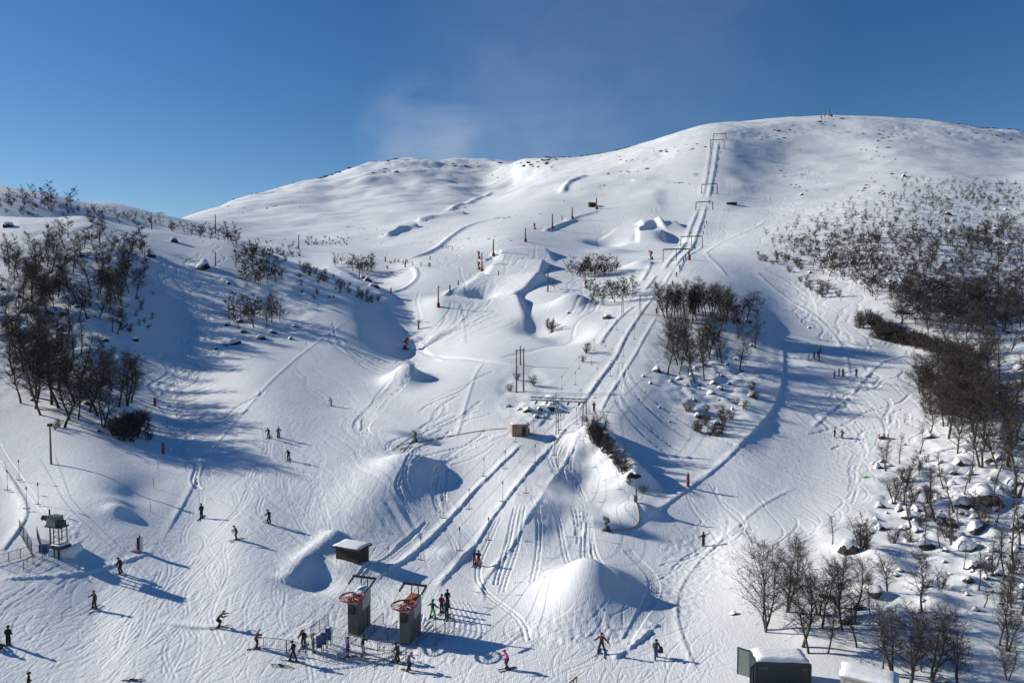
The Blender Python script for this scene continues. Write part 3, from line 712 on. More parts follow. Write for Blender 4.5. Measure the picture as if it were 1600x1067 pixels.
scatter(60, [(1390,470),(1600,450),(1600,560),(1540,560),(1470,530),(1390,500)], 5, 8, FAR, G_R, gap=8)
scatter(170, [(1185,372),(1300,325),(1420,295),(1600,290),(1600,372),(1340,385),(1225,400)], 2.5, 4.8, FAR, G_R, gap=6)
scatter(90, [(1400,282),(1600,285),(1600,330),(1420,310)], 2.0, 4.0, FAR, G_R, gap=6)
G_H = 'far hilltop at the left'
put(79, 310, 9, FAR, G_H); put(103, 317, 9, FAR, G_H)
scatter(26, [(20,300),(60,306),(120,322),(125,336),(60,332),(10,330)], 4, 7, FAR, G_H, gap=3); scatter(22, [(130,326),(262,350),(262,354),(140,336)], 3, 5, FAR, G_H, gap=3)
# shrubs
S_ = 'shrub'
S_SLOPE = 'left shoulder crest shrubs'
scatter(34, [(440,402),(500,420),(600,472),(585,478),(500,440),(440,412)], 1.2, 2.4, SHR, S_SLOPE, S_, gap=3)
scatter(14, [(460,430),(530,440),(540,470),(470,470)], .8, 1.8, SHR, S_SLOPE, S_, gap=6)
S_THK = 'brown thicket beside the right piste'
scatter(62, [(1336,498),(1370,505),(1420,532),(1480,548),(1540,560),(1530,568),(1440,548),(1360,528),(1336,510)], 2.4, 4.0, SHR, S_THK, S_, gap=4)
scatter(30, [(1172,396),(1235,400),(1290,440),(1318,474),(1290,468),(1240,446),(1180,402)], 1.8, 3.0, SHR, S_THK, S_, gap=4)
S_EDGE = 'shrubs in front of the right edge wood'
scatter(26, [(1440,590),(1470,570),(1540,580),(1530,650),(1450,650)], 3, 5, SHR, S_EDGE, S_, gap=7)
S_PILE = 'thicket between the red left posts'
scatter(16, [(172,678),(200,668),(236,664),(232,688),(190,692)], 2.0, 3.2, SHR, S_PILE, S_, gap=4)
S_KN = 'shrubs under the wooded knoll'
scatter(20, [(1070,640),(1130,640),(1180,590),(1195,620),(1130,688),(1075,676)], 1.2, 2.4, SHR, S_KN, S_, gap=6)
S_LIFT = 'shrubs beside the lift track'
for (u, v, h) in ((932,684,4.2),(926,690,2.6),(940,698,2.4),(862,520,3.6),(858,514,3.0),(916,552,2.6),(912,566,1.6),(832,603,2.2),(808,594,1.6),(952,706,2.0),(962,726,1.6),(983,756,1.2),(1006,770,1.2),(797,612,1.6)): put(u, v, h, SHR, S_LIFT, S_)
scatter(14, [(922,672),(934,680),(965,722),(980,738),(975,744),(955,726),(925,690)], 1.3, 2.6, SHR, S_LIFT, S_, gap=5)
S_MISC = 'shrubs standing singly on open snow'
for (u, v, h) in ((85,672,1.2),(92,668,1.4),(610,412,1.4),(622,410,1.4),(635,410,1.6),(605,420,1.5),(612,428,1.2),(1345,852,3.2),(1350,858,2.4),(1420,846,1.6),(1555,640,2.6)): put(u, v, h, SHR, S_MISC, S_)
S_BLD = 'shrubs between the right slope boulders'
scatter(22, [(1380,740),(1600,680),(1600,960),(1480,940),(1380,840)], 1.2, 2.6, SHR, S_BLD, S_, gap=10)
S_PLAT = 'low scrub on the snowy plateau'
scatter(26, [(465,372),(545,372),(545,384),(480,384)], 1.0, 2.2, SHR, S_PLAT, S_, gap=4)

def grow_light(seed, h, stems, spread, limbs, twigs, w, tl, low=.15):
    """a bare tree or bush for far slopes: thin three-sided stems, blades for limbs and twigs"""
    R = random.Random(seed); m = MB(); tips = []
    for s_ in range(stems):
        an = R.uniform(0, 6.28); ln = R.uniform(.1, .35) * (1.6 if stems > 1 else .6); p = Vector((0, 0, -.3)); d = Vector((math.cos(an) * ln, math.sin(an) * ln, 1)).normalized(); pts = [p.copy()]
        for i in range(4): d = (d + Vector((R.gauss(0, .14), R.gauss(0, .14), .1))).normalized(); p = p + d * (h + .3) / 4; pts.append(p.copy())
        r0 = .014 * h + .03; m.tube(pts, [r0 * (1 - .85 * i / 4) for i in range(5)], 3, 0, False)
        for b in range(max(2, limbs // stems)):
            t = low + (1 - low) * R.random(); f = min(t * 4, 3.99); q = pts[int(f)].lerp(pts[int(f) + 1], f - int(f)); a2 = R.uniform(0, 6.28)
            dd = Vector((math.cos(a2), math.sin(a2), R.uniform(.3, 1.1))).normalized(); L = spread * (1.1 - .7 * t) * R.uniform(.6, 1.2); e = q + dd * L; sd = dd.cross(Vector((R.gauss(0, 1), R.gauss(0, 1), R.gauss(0, 1)))).normalized() * w * .5
            m.add([q - sd, q + sd, e], [(0, 1, 2)]); tips.append((q, e, dd))
    for _ in range(twigs):
        q, e, dd = R.choice(tips); st = q.lerp(e, R.uniform(.25, 1)); d4 = (dd + Vector((R.gauss(0, .7), R.gauss(0, .7), R.gauss(.1, .6)))).normalized(); sd = d4.cross(Vector((R.gauss(0, 1), R.gauss(0, 1), R.gauss(0, 1)))).normalized() * w * R.uniform(.35, .8)
        m.add([st - sd, st + sd, st + d4 * tl * R.uniform(.5, 1.4)], [(0, 1, 2)])
    return np.array(m.v), m.f
def plant_all():
    SHORT = {G_FRONT: 'front grove behind the container', G_ROCK: 'snowy boulder slope', G_EDGE: 'wood above the snowy boulders', G_L1: 'open upper left hillside wood', G_L2: 'dense lower left wood', G_L3: 'copse on the left shoulder', G_L4: 'left shoulder skyline row', G_L5: 'clump at the left shoulder tip', G_K: 'knoll wood beside the lift', G_C: 'clump below the jumps', G_R: 'right hillside scrub', G_H: 'far left hilltop'}
    birch = [t for t in TREES if t['name'] == 'birch_tree']; birch.sort(key=lambda t: -t['h'] / t['p'].y)
    keep = birch[:300]; rest = birch[300:]
    own = {}
    for t in keep + [t for t in TREES if t['name'] == S_]:
        own.setdefault((t['name'], t['cl']), []).append(t)
    for (nm, cl), lst in own.items():
        lst.sort(key=lambda t: uv_of(t['p'])[0]); n = len(lst)
        for i, t in enumerate(lst):
            tk, cr = RT.choice(t['kind']); base_h = {id(BIG): 9.0, id(MID): 7.5, id(SLIM): 7.5, id(FAR): 6.0, id(SHR): 2.6}[id(t['kind'])]
            s = t['h'] / base_h; o = empty(nm, t['p'], t['rz'], s); o.scale = (s * RT.uniform(.88, 1.12), s * RT.uniform(.88, 1.12), s)
            o.rotation_euler = (RT.gauss(0, .05), RT.gauss(0, .05), t['rz'])
            if nm == S_: child('stem', tk, o); child('crown', cr, o)
            else: child('trunk', tk, o); child('crown', cr, o)
            k_ = 'bare birch' if nm == 'birch_tree' else 'bare shrub'; hs = sorted(x['h'] / x['p'].y for x in lst); f_ = t['h'] / t['p'].y
            k_ = ('tall ' if f_ > hs[int(n * .67)] else ('small ' if f_ < hs[int(n * .33)] else '')) + k_
            lab = '%s, %s from left %s %s' % (k_, nth(i), 'on the' if 'slope' in SHORT.get(cl, '') else 'in the' if nm == 'birch_tree' else 'of the', SHORT.get(cl, cl))
            tag(o, lab, 'tree' if nm == 'birch_tree' else 'shrub', cl)
    # the farthest, smallest birches read as one mass: light trees joined
    V, F, off = [], [], 0
    lows = []
    for i in range(6):
        lows.append(grow_light(300 + i, 5.0, 1 + i % 2, 2.2, 16, 190, .085, .9))
    for t in rest:
        vs, fs = lows[RT.randrange(6)]; s = t['h'] / 5.0; c, si = math.cos(t['rz']), math.sin(t['rz'])
        w = np.stack([vs[:, 0] * c - vs[:, 1] * si, vs[:, 0] * si + vs[:, 1] * c, vs[:, 2]], -1) * s + np.array(t['p'])
        V.append(w); F += [tuple(j + off for j in f) for f in fs]; off += len(vs)
    if V:
        me_ = mesh_from('birch_wood', np.concatenate(V), F, [M_TWIG]); o = link(bpy.data.objects.new('birch_wood', me_))
        tag(o, 'far thin birch wood fading up the right hillside', 'wood', kind='stuff')
    # low bare scrub that covers the right hillside: far too many to tell apart
    V, F, off = [], [], 0; lows = []
    for i in range(4):
        lows.append(grow_light(400 + i, 2.0, 4, .9, 12, 110, .075, .7, .05))
    for (n, u0, u1, va, vb) in ((560, 1240, 1600, 360, 500), (300, 1220, 1600, 300, 380), (60, 1400, 1600, 480, 560), (60, 0, 240, 400, 520), (60, 0, 125, 305, 338), (40, 130, 260, 330, 352), (40, 380, 470, 385, 402)):
        for k in range(n):
            u, v = RT.uniform(u0, u1), RT.uniform(va, vb)
            if u0 > 1000 and v > 395 + (u - 1240) * .42 or (u0 > 1000 and v < 395 - (u - 1190) * .42): continue
            p = hit(u, v); vs, fs = lows[RT.randrange(4)]; s = RT.uniform(.5, 1.25); rz = RT.uniform(0, 6.28); c, si = math.cos(rz), math.sin(rz)
            V.append(np.stack([vs[:, 0] * c - vs[:, 1] * si, vs[:, 0] * si + vs[:, 1] * c, vs[:, 2]], -1) * s + np.array(p)); F += [tuple(j + off for j in f) for f in fs]; off += len(vs)
    o = link(bpy.data.objects.new('scrub', mesh_from('scrub', np.concatenate(V), F, [M_SHRUB]))); tag(o, 'low bare brush covering the hillsides between the trees', 'scrub', kind='stuff'); print('scrub faces', len(F))
    print('birches', len(keep), 'massed', len(rest), 'shrubs', len(TREES) - len(birch), 'mass tris', len(F))
plant_all()

# ------------------------------------------------------------------ boulders with snow on top
def rock_mat():
    m, nt, b = nmat('dark_rock'); N = nt.nodes.new; L = nt.links.new
    tc = N('ShaderNodeTexCoord'); no = N('ShaderNodeTexNoise'); no.inputs['Scale'].default_value = 2.2; no.inputs['Detail'].default_value = 8; L(tc.outputs['Object'], no.inputs['Vector'])
    cr = N('ShaderNodeValToRGB'); e = cr.color_ramp.elements; e[0].position = .35; e[0].color = (.012, .012, .012, 1); e[1].position = .75; e[1].color = (.085, .08, .072, 1)
    L(no.outputs['Fac'], cr.inputs['Fac']); L(cr.outputs['Color'], b.inputs['Base Color']); b.inputs['Roughness'].default_value = .9
    bu = N('ShaderNodeBump'); bu.inputs['Strength'].default_value = .6; bu.inputs['Distance'].default_value = .08; L(no.outputs['Fac'], bu.inputs['Height']); L(bu.outputs['Normal'], b.inputs['Normal'])
    return m
M_ROCK = rock_mat()
def rock_pair(seed, cover):
    from mathutils import noise as mn
    bm = bmesh.new(); bmesh.ops.create_icosphere(bm, subdivisions=3, radius=1.0); off = Vector((seed * 3.1, seed * 1.7, seed * 2.3))
    Rr = random.Random(seed * 17 + 3); cuts = [(Vector((math.cos(i_ * 2.4 + Rr.random()), math.sin(i_ * 2.4 + Rr.random()), Rr.uniform(-.15, .75))).normalized(), Rr.uniform(.42, .66)) for i_ in range(9)]
    dirs = [v.co.normalized() for v in bm.verts]; rockp, capp = [], []
    sq = Vector((1.0, .85, .85))
    for d in dirs:
        r = .82 + .34 * mn.noise(d * 1.1 + off) + .14 * mn.noise(d * 2.6 + off)
        p = Vector((d.x * sq.x, d.y * sq.y, d.z * sq.z)) * r
        for a, lim in cuts:                                                            # broken, flattened faces
            k = p.dot(a) - lim
            if k > 0: p -= a * k * .93
        rockp.append(p)
        t = cover - .12 + .62 * (d.x * .5 - d.y * .86) * math.sqrt(max(0, 1 - d.z * d.z)) + .35 * mn.noise(d * 2.4 + off * 2); g = smooth(np.array((d.z - t) / .22)); g = float(g)
        capp.append(p * (.93 + .10 * g) + Vector((0, 0, .10 * g)))
    fs = [tuple(v.index for v in f.verts) for f in bm.faces]; bm.free()
    return mesh_from('rock', rockp, fs, [M_ROCK], False), mesh_from('snow_cap', capp, fs, [M_CAP], True)
ROCKS = [rock_pair(i, c) for i, c in enumerate((.28, .42, .15, .5, .35, .22))]
BARE = [rock_pair(20 + i, c) for i, c in enumerate((.55, .45, .62))]
RB = random.Random(5)
BOULD = []
def boulder(u, v, wpx, where, bare=False, sink=.3):
    p = hit(u, v); r = wpx / FPX * p.y / 1.75; BOULD.append((p, r, where, bare, sink, u, v))
B_R = 'on the right boulder slope'; B_K = 'on the wooded knoll'; B_L = 'on the left wooded hillside'; B_C = 'in the snow beside the left copse'; B_H = 'by the wooden hut'; B_F = 'among the front right birches'; B_S = 'on the thinly wooded right hillside'
for (u, v, w) in ((1536,780,58),(1511,790,38),(1508,856,44),(1431,830,20),(1405,798,21),(1432,797,20),(1415,808,23),(1374,792,17),(1527,824,32),(1498,726,23),(1490,740,17),(1470,723,10),(1410,752,14),(1522,886,27),(1595,805,24),(1580,756,27),(1590,825,24),(1412,826,17),(1375,826,18),(1501,801,12),(1472,809,16),(1452,684,19),(1390,728,11),(1465,778,19),(1445,852,28),(1562,897,20),(1511,906,24),(1487,820,22),(1550,860,18),(1478,860,16),(1545,720,18),(1530,705,14)): boulder(u, v, w, B_R)
for (u, v, w) in ((1325,860,44),(1369,925,27),(1287,932,20),(1250,957,16),(1147,959,13),(1472,1064,24),(1494,962,13),(1319,972,28),(1590,932,32),(1340,950,20)): boulder(u, v, w, B_F)
for (u, v, w) in ((1026,580,16),(1114,599,15),(1126,608,15),(1112,615,19),(1061,593,15),(1049,596,10),(1016,599,8),(1091,651,15),(1120,662,18),(1174,618,16),(1122,499,21),(1149,501,18),(1169,503,13),(1109,512,11),(1055,521,13),(1005,588,7),(1074,603,9),(1092,608,9),(1080,585,10),(1140,600,9),(1145,640,9),(1100,570,10),(1135,570,9),(1160,580,8),(1066,560,9),(1085,625,8)): boulder(u, v, w, B_K)
for (u, v, w) in ((272,378,15),(89,443,18),(71,449,15),(57,451,11),(40,487,28),(78,488,18),(58,486,16),(187,488,8),(13,354,22),(127,400,13),(237,400,17),(159,424,9),(101,492,19),(197,420,12),(212,531,13),(165,532,11),(154,674,9),(52,626,11),(138,632,14),(20,500,14),(120,480,10),(140,455,9),(30,465,12),(5,452,12),(95,515,14),(170,470,9)): boulder(u, v, w, B_L, RB.random() < .45)
for (u, v, w) in ((319,418,25),(357,443,11),(356,508,11),(375,502,18),(382,519,15),(367,537,25),(352,539,13),(409,529,19),(428,520,15),(461,510,13),(454,530,10),(575,440,22),(566,434,14),(585,448,16),(338,545,9)): boulder(u, v, w, B_C)
for (u, v, w) in ((861,638,15),(843,640,12),(825,641,16),(838,651,11),(812,640,10),(850,652,9),(795,635,11),(888,489,9),(949,497,18)): boulder(u, v, w, B_H)
for (u, v, w) in ((956,706,12),(966,722,12),(994,742,14),(948,694,12),(935,690,15),(944,702,15),(957,714,14),(985,742,13),(976,730,11)): boulder(u, v, w, 'in the shaded gully below the lift track', True)
for (u, v, w) in ((1333,412,17),(1315,413,13),(1481,336,13),(1412,276,9),(1405,487,17),(1595,489,17),(1590,475,15),(1557,458,13),(1549,582,17),(1592,577,19),(1562,606,21),(1598,604,20),(1540,470,10),(1460,440,10),(1390,440,9),(1500,420,9),(1430,360,8),(1575,520,12)): boulder(u, v, w, B_S, RB.random() < .4)
for k in range(80):
    u, v = RB.uniform(1360, 1600), RB.uniform(680, 960)
    if v < 640 + (1480 - u) * .7: continue
    boulder(u, v, RB.uniform(6, 16), B_R)
for k in range(16): boulder(RB.uniform(1020, 1190), RB.uniform(520, 660), RB.uniform(4, 8), B_K)
for k in range(44): boulder(RB.uniform(1250, 1600), RB.uniform(290, 540), RB.uniform(4, 9), B_S, RB.random() < .3)
by = {}
for b in BOULD: by.setdefault(b[2], []).append(b)
for where, lst in by.items():
    lst.sort(key=lambda b: -b[1] / b[0].y)
    big = lst[:max(6, min(20, len(lst)))]; big.sort(key=lambda b: b[5]); small = [b for b in lst if b not in big]
    for i, (p, r, w_, bare, sink, u, v) in enumerate(big + small):
        rk, cp_ = RB.choice(BARE if bare else ROCKS)
        o = empty('boulder', (p.x, p.y, p.z - r * .04), RB.uniform(0, 6.28)); o.scale = (r * RB.uniform(.9, 1.35), r * RB.uniform(.85, 1.25), r * RB.uniform(.7, 1.25)); o.rotation_euler = (RB.gauss(0, .12), RB.gauss(0, .12), RB.gauss(0, .45))
        child('rock', rk, o); child('snow_cap', cp_, o)
        if i < len(big): lab = 'large %s boulder, %s from left %s' % ('mostly bare' if bare else 'snow capped', nth(i), where)
        else: lab = 'small snowy boulder, %s in order of size %s' % (nth(i - len(big)), where)
        tag(o, lab, 'boulder', 'boulders ' + where)
# dark stones showing through the snow of the far ridges, too small and many to pick apart
V, F, off = [], [], 0
ico = bmesh.new(); bmesh.ops.create_icosphere(ico, subdivisions=1, radius=1.0); iv = np.array([v.co[:] for v in ico.verts]); ifs = [tuple(x.index for x in f.verts) for f in ico.faces]; ico.free()
def stones(n, u0, u1, v0, v1, w0, w1):
    global off
    for k in range(n):
        if k % 7 == 0: cu, cv = RB.uniform(u0, u1), RB.uniform(v0, v1)
        p = hit(min(max(cu + RB.gauss(0, 16), u0), u1), cv + RB.gauss(0, 3)); r = RB.uniform(w0, w1) / FPX * p.y * .5
        w = iv * np.array([r * RB.uniform(1, 2.2), r * RB.uniform(.7, 1.2), r * RB.uniform(.35, .7)]) * (1 + .3 * np.random.RandomState(k).randn(len(iv), 1)) + np.array([p.x, p.y, p.z])
        V.append(w); F.extend(tuple(j + off for j in f) for f in ifs); off += len(iv)
stones(120, 320, 860, 252, 390, 1.0, 3.4); stones(60, 500, 870, 246, 268, 2.0, 6.5); stones(60, 860, 1110, 200, 300, 1.2, 4.2); stones(110, 1180, 1600, 190, 300, 1.2, 4.2); stones(40, 1280, 1600, 180, 215, 1.6, 4.5); stones(30, 880, 1060, 205, 270, 2, 5)
o = link(bpy.data.objects.new('scattered_rocks', mesh_from('scattered_rocks', np.concatenate(V), F, [M_ROCK])))
tag(o, 'dark stones scattered through the snow of the far ridges', 'rocks', kind='stuff')

# ------------------------------------------------------------------ materials of built things
M_STEEL = plain('dark_steel', (.05, .05, .052), .5, .6, .2, 4)
M_GALV = plain('galvanised_steel', (.28, .29, .30), .45, .7, .15, 5)
M_CONC = plain('weathered_concrete', (.12, .12, .11), .9, 0, .22, 1.6, .3)
M_PANEL = plain('grey_sheet', (.26, .28, .29), .55, .2, .12, 2)
M_RED = plain('red_paint', (.28, .022, .026), .5, 0, .2, 4)
M_PINK = plain('worn_red_paint', (.55, .30, .28), .6, 0, .2, 5)
M_RUST = plain('rusty_plate', (.32, .11, .035), .8, 0, .25, 4)
M_BLACK = plain('black_rubber', (.02, .02, .022), .6, 0, .2, 5)
M_WOODL = plain('pale_plank', (.36, .23, .14), .8, 0, .2, 3, .2)
M_WOODD = plain('dark_plank', (.045, .031, .023), .85, 0, .25, 3, .2)
M_POLE = plain('grey_pole_wood', (.13, .10, .085), .85, 0, .25, 3)
M_GREEN = plain('dark_green_sheet', (.022, .035, .038), .5, .1, .2, 2)
M_OLIVE = plain('grey_green_sheet', (.16, .19, .17), .55, .1, .15, 2)
M_BLUE = plain('blue_panel', (.03, .075, .19), .5, 0, .15, 4)
M_NET = plain('net_grey', (.10, .105, .11), .7, 0, .15, 4)
M_NETO = plain('net_sand', (.36, .30, .25), .7, 0, .15, 4)
M_HOSE = plain('yellow_hose', (.40, .30, .12), .7, 0, .15, 4)
M_WHITE = plain('off_white_paint', (.62, .62, .60), .6, 0, .08, 3)
M_BEIGE = plain('beige_sheet', (.45, .42, .35), .7, 0, .1, 2)
M_PURPLE = plain('purple_mat', (.17, .05, .12), .7, 0, .15, 4)
M_LETTER = plain('pale_lettering', (.20, .23, .25), .6, 0, .25, 20)
M_GRNY = plain('bright_green', (.08, .45, .06), .6, 0, .1, 4)
def Rz(a): return Matrix.Rotation(a, 3, 'Z')
def loc2(o, rz, x, y, z): c, s = math.cos(rz), math.sin(rz); return Vector((o[0] + x * c - y * s, o[1] + x * s + y * c, o[2] + z))
def snow_slab(sx, sy, h, bulge=.12, n=10):
    """a rounded layer of snow lying on a roof"""
    vs, fs = [], []
    for j in range(n + 1):
        for i in range(n + 1):
            a, b = i / n * 2 - 1, j / n * 2 - 1; e = max(abs(a), abs(b)); k = (1 - max(0, (e - .7) / .3) ** 3 * .6)
            vs.append((a * sx / 2 * (1 + .02 * math.sin(i * 3.1 + j)), b * sy / 2 * (1 + .02 * math.cos(j * 2.3 + i)), h * k * (1 + .1 * math.sin(i * 1.3) * math.cos(j * 1.7)) + bulge * (1 - a * a) * (1 - b * b)))
    base = len(vs); vs += [(v[0], v[1], 0) for v in vs[:base]]; w = n + 1
    for j in range(n):
        for i in range(n):
            q = (j * w + i, j * w + i + 1, (j + 1) * w + i + 1, (j + 1) * w + i); fs.append(q); fs.append(tuple(x + base for x in q[::-1]))
    rim = [i for i in range(w)] + [j * w + n for j in range(1, w)] + [n * w + i for i in range(n - 1, -1, -1)] + [j * w for j in range(n - 1, 0, -1)]
    for k in range(len(rim)): a, b = rim[k], rim[(k + 1) % len(rim)]; fs.append((b, a, a + base, b + base))
    m = MB(); m.add(vs, fs); return m

# ------------------------------------------------------------------ the drag lift: two bottom stations, towers, ropes, bars
LDIR = Vector((19.3, 62, 0)).normalized(); LANG = math.atan2(LDIR.y, LDIR.x) - math.pi / 2      # rotation of a thing that faces up the lift (its +y)
def station(u, v, rusty, label):
    p = hit(u, v); o = empty('lift_station', (p.x, p.y, p.z - .15), LANG)
    H, L, W = 3.4, 2.5, 0.95
    b = MB(); vs = [(-W/2, 0, 0), (W/2, 0, 0), (W/2, L, 0), (-W/2, L, 0), (-W/2, 0, H), (W/2, 0, H), (W/2, L, H + .35), (-W/2, L, H + .35)]
    b.add(vs, [(3, 2, 1, 0), (4, 5, 6, 7), (0, 1, 5, 4), (1, 2, 6, 5), (2, 3, 7, 6), (3, 0, 4, 7)])
    body = b.build('concrete_body', M_CONC, o)
    for k in range(3):                                            # cast-in vertical pilasters on both long sides
        for sx in (-1, 1): MB().box((sx * (W/2 + .02), .35 + k * .8, 1.15), (.05, .07, 2.3)).build('pilaster', M_CONC, body)
    for sx in (-1, 1):
        c = MB(); x0, x1 = sx * (W/2 + .004), sx * (W/2 + .05); q = [(x0, .9, 2.1), (x0, L - .02, 2.3), (x0, L - .02, H + .42), (x0, .9, H + .2)]
        c.add(q + [(x1, a[1], a[2]) for a in q], [(0, 1, 2, 3), (7, 6, 5, 4), (0, 4, 5, 1), (1, 5, 6, 2), (2, 6, 7, 3), (3, 7, 4, 0)]); c.build('side_panel', M_PANEL, o)
    MB().box((0, -.14, 2.55), (.62, .28, .62)).box((0, -.30, 2.55), (.5, .05, .5)).build('motor_box', M_BLACK, o)
    MB().box((0, -.03, 3.2), (W + .06, .1, .24)).build('lintel', M_PANEL, o)
    t = MB(); t.box((0, L * .62, H + .32), (W * .9, L * .62, .06), M=Matrix.Rotation(math.atan2(.35, L), 3, 'X')); t.build('top_plate', M_RUST if rusty else M_PANEL, o)
    if not rusty: s = snow_slab(W * .9, L * .6, .1, .05).build('snow_cap', M_CAP, o, True); s.location = (0, L * .62, H + .36); s.rotation_euler = (math.atan2(.35, L), 0, 0)
    MB().tube([(0, .1, H - .1), (0, .1, H + .38)], .1, 10).build('wheel_shaft', M_STEEL, o)
    R = 1.12; wc = (0, -.05, H + .34)
    w = MB(); w.ring(wc, R, .06, 36, 6); w.ring(wc, R - .16, .03, 36, 4); w.ring(wc, .34, .04, 24, 5)
    wo = w.build('bull_wheel', M_RED, o, True)
    for k in range(14):
        a = 6.28318 * k / 14; d = Vector((math.cos(a), math.sin(a), 0)); MB().tube([Vector(wc) + d * .08, Vector(wc) + d * R], .032, 4).build('spoke', M_PINK if k % 2 else M_RED, wo)
    MB().tube([(0, -.05, H + .25), (0, -.05, H + .44)], .16, 12).build('hub', M_PINK, wo)
    y = L - .25; zt = H + 1.25
    for sx in (-.33, .33): MB().tube([(sx, y, H + .2), (sx, y, zt)], .05, 6).build('arm_post', M_STEEL, o)
    MB().tube([(-.3, y, H + .35), (.3, y, zt - .1)], .025, 5).build('brace', M_STEEL, o)
    MB().box((0, y, zt + .06), (2.4, .16, .16)).build('cross_arm', M_STEEL, o)
    for sx in (-1.1, 1.1):
        sb = MB(); sb.box((sx, y - .42, zt - .16), (.1, 1.15, .16), M=Matrix.Rotation(.3, 3, 'X')); s_ = sb.build('sheave_beam', M_STEEL, o)
        for k in range(4):
            yy = y - .85 + k * .28; MB().tube([(sx - .07, yy, zt - .24 + k * .085 - .03), (sx + .07, yy, zt - .24 + k * .085 - .03)], .1, 10).build('sheave', M_BLACK, s_)
    for k in range(5): MB().tube([(-1.0 + k * .5, y, zt + .14), (-1.0 + k * .5, y, zt + .26)], .04, 6).build('bolt', M_STEEL, o)
    tag(o, label, 'lift station', 'bottom stations of the drag lift')
    M = Matrix.Rotation(LANG, 4, 'Z'); b0 = Vector((p.x, p.y, p.z - .15))
    return [(b0 + M @ Vector((sx * 1.08, -.05, H + .34)), b0 + M @ Vector((sx * 1.1, y - .4, zt - .04))) for sx in (-1, 1)]
S1 = station(551, 993, False, 'concrete bottom station with red bull wheel and snow on top, nearer the brown shed')
S2 = station(632, 1007, True, 'concrete bottom station with red bull wheel and rusty orange top plate')
TOWERS = [(827,918,626,677,'nearest the wooden hut'),(972,1028,461,490,'beside the wooded knoll'),(1036.5,1076.5,390,407,'with a red pad at its foot'),(1064,1096.7,370,384.5,'just above the one with the red pad'),(1087.8,1113,316,327,'below the steep upper face'),(1096.7,1120,288.5,301,'at the foot of the steep upper face'),(1110,1131,219,231,'second from the top'),(1114.7,1134,209.5,217.5,'topmost under the summit')]
TOPS = []
for i, (ul, ur, vb, v0, where) in enumerate(TOWERS):
    pc = hit((ul + ur) / 2, v0); k = pc.y / FPX; W = (ur - ul) * k; Hh = (v0 - vb) * k; ang = LANG if i < 6 else -.1
    o = empty('lift_tower', pc, ang); near = i < 2; r = .14 if i < 2 else (.15 if i < 4 else .26)
    zb = Hh
    c = MB()
    if i < 2:                                                        # lattice beam
        for dy in (-.3, .3):
            for dz in (0, .5): c.tube([(-W/2, dy, zb + dz), (W/2, dy, zb + dz)], .05, 4)
        n = int(W / .55)
        for q in range(n):
            x0 = -W/2 + W * q / n; x1 = -W/2 + W * (q + 1) / n
            for dy in (-.3, .3): c.tube([(x0, dy, zb + (.5 if q % 2 else 0)), (x1, dy, zb + (0 if q % 2 else .5))], .03, 3)
            c.tube([(x0, -.3, zb + .5), (x0, .3, zb + .5)], .025, 3)
    else: c.box((0, 0, zb + .12), (W, .4, .42))
    c.build('cross_beam', M_GALV if i < 2 else M_STEEL, o)
    legs = (-.02 * W, .46 * W) if i == 0 else ((-.5, 0, .5) if i < 4 else (-.5, .5))
    for q, lx in enumerate(legs):
        if i > 0: lx *= W * .98
        wx = loc2(pc, ang, lx, 0, 0); zg = ground_z(wx.x, wx.y) - pc.z - .4; lo = MB()
        if i < 2:
            wd = .32 if not (i == 0 and q == 1) else .5
            for (ax, ay) in ((-1, -1), (1, -1), (1, 1), (-1, 1)): lo.tube([(lx + ax * wd * .8, ay * wd * .8, zg), (lx + ax * wd * .45, ay * wd * .45, zb)], .045, 4)
            n = 9
            for s_ in range(n):
                za = zg + (zb - zg) * s_ / n; zc = zg + (zb - zg) * (s_ + 1) / n; ka = wd * (.8 - .35 * s_ / n); kb = wd * (.8 - .35 * (s_ + 1) / n); sg = 1 if s_ % 2 else -1
                lo.tube([(lx - sg * ka, -ka, za), (lx + sg * kb, -kb, zc)], .025, 3); lo.tube([(lx + ka, -sg * ka, za), (lx + kb, sg * kb, zc)], .025, 3); lo.tube([(lx - ka, sg * ka, za), (lx - kb, -sg * kb, zc)], .025, 3)
        else: lo.tube([(lx * 1.04, 0, zg), (lx, 0, zb)], [r * 1.2, r], 6)
        lo.build('leg', M_GALV if i < 2 else M_STEEL, o)
        if i == 2 and q == 2: MB().tube([(lx * 1.04, 0, zg + .3), (lx * 1.03, 0, zg + 2.4)], .5, 10).build('impact_pad', M_RED, o)
        if i == 1 and q == 2: MB().tube([(lx * 1.04 - .5, 0, zg + 1.0), (lx * 1.03 - .5, 0, zg + 2.4)], .28, 10).build('impact_pad', M_RED, o)
    offs = (-.40 * W, -.21 * W, .17 * W, .36 * W); pts = []
    for x in offs:
        s_ = MB(); s_.box((x, 0, zb - .28), (.12, 1.3 if near else .9, .14)); s_.tube([(x, 0, zb - .2), (x, 0, zb + .1)], .05, 4); sb = s_.build('sheave_train', M_STEEL, o)
        for q in range(4 if near else 0): MB().tube([(x - .08, -.5 + q * .33, zb - .4), (x + .08, -.5 + q * .33, zb - .4)], .11, 8).build('sheave', M_BLACK, sb)
        pts.append(loc2(pc, ang, x, 0, zb - .5))
    for a_, b_ in ((0, 1), (2, 3)):
        if near: MB().tube([(offs[a_], -.1, zb - .95), (offs[b_], -.1, zb - .95)], .03, 4).tube([(offs[a_], -.1, zb - .95), (offs[a_], -.1, zb - .3)], .025, 4).tube([(offs[b_], -.1, zb - .95), (offs[b_], -.1, zb - .3)], .025, 4).build('catwalk_rail', M_GALV, o)
    TOPS.append(pts); tag(o, 'galvanised portal lift tower ' + where, 'lift tower', 'towers of the drag lift')
STR = []
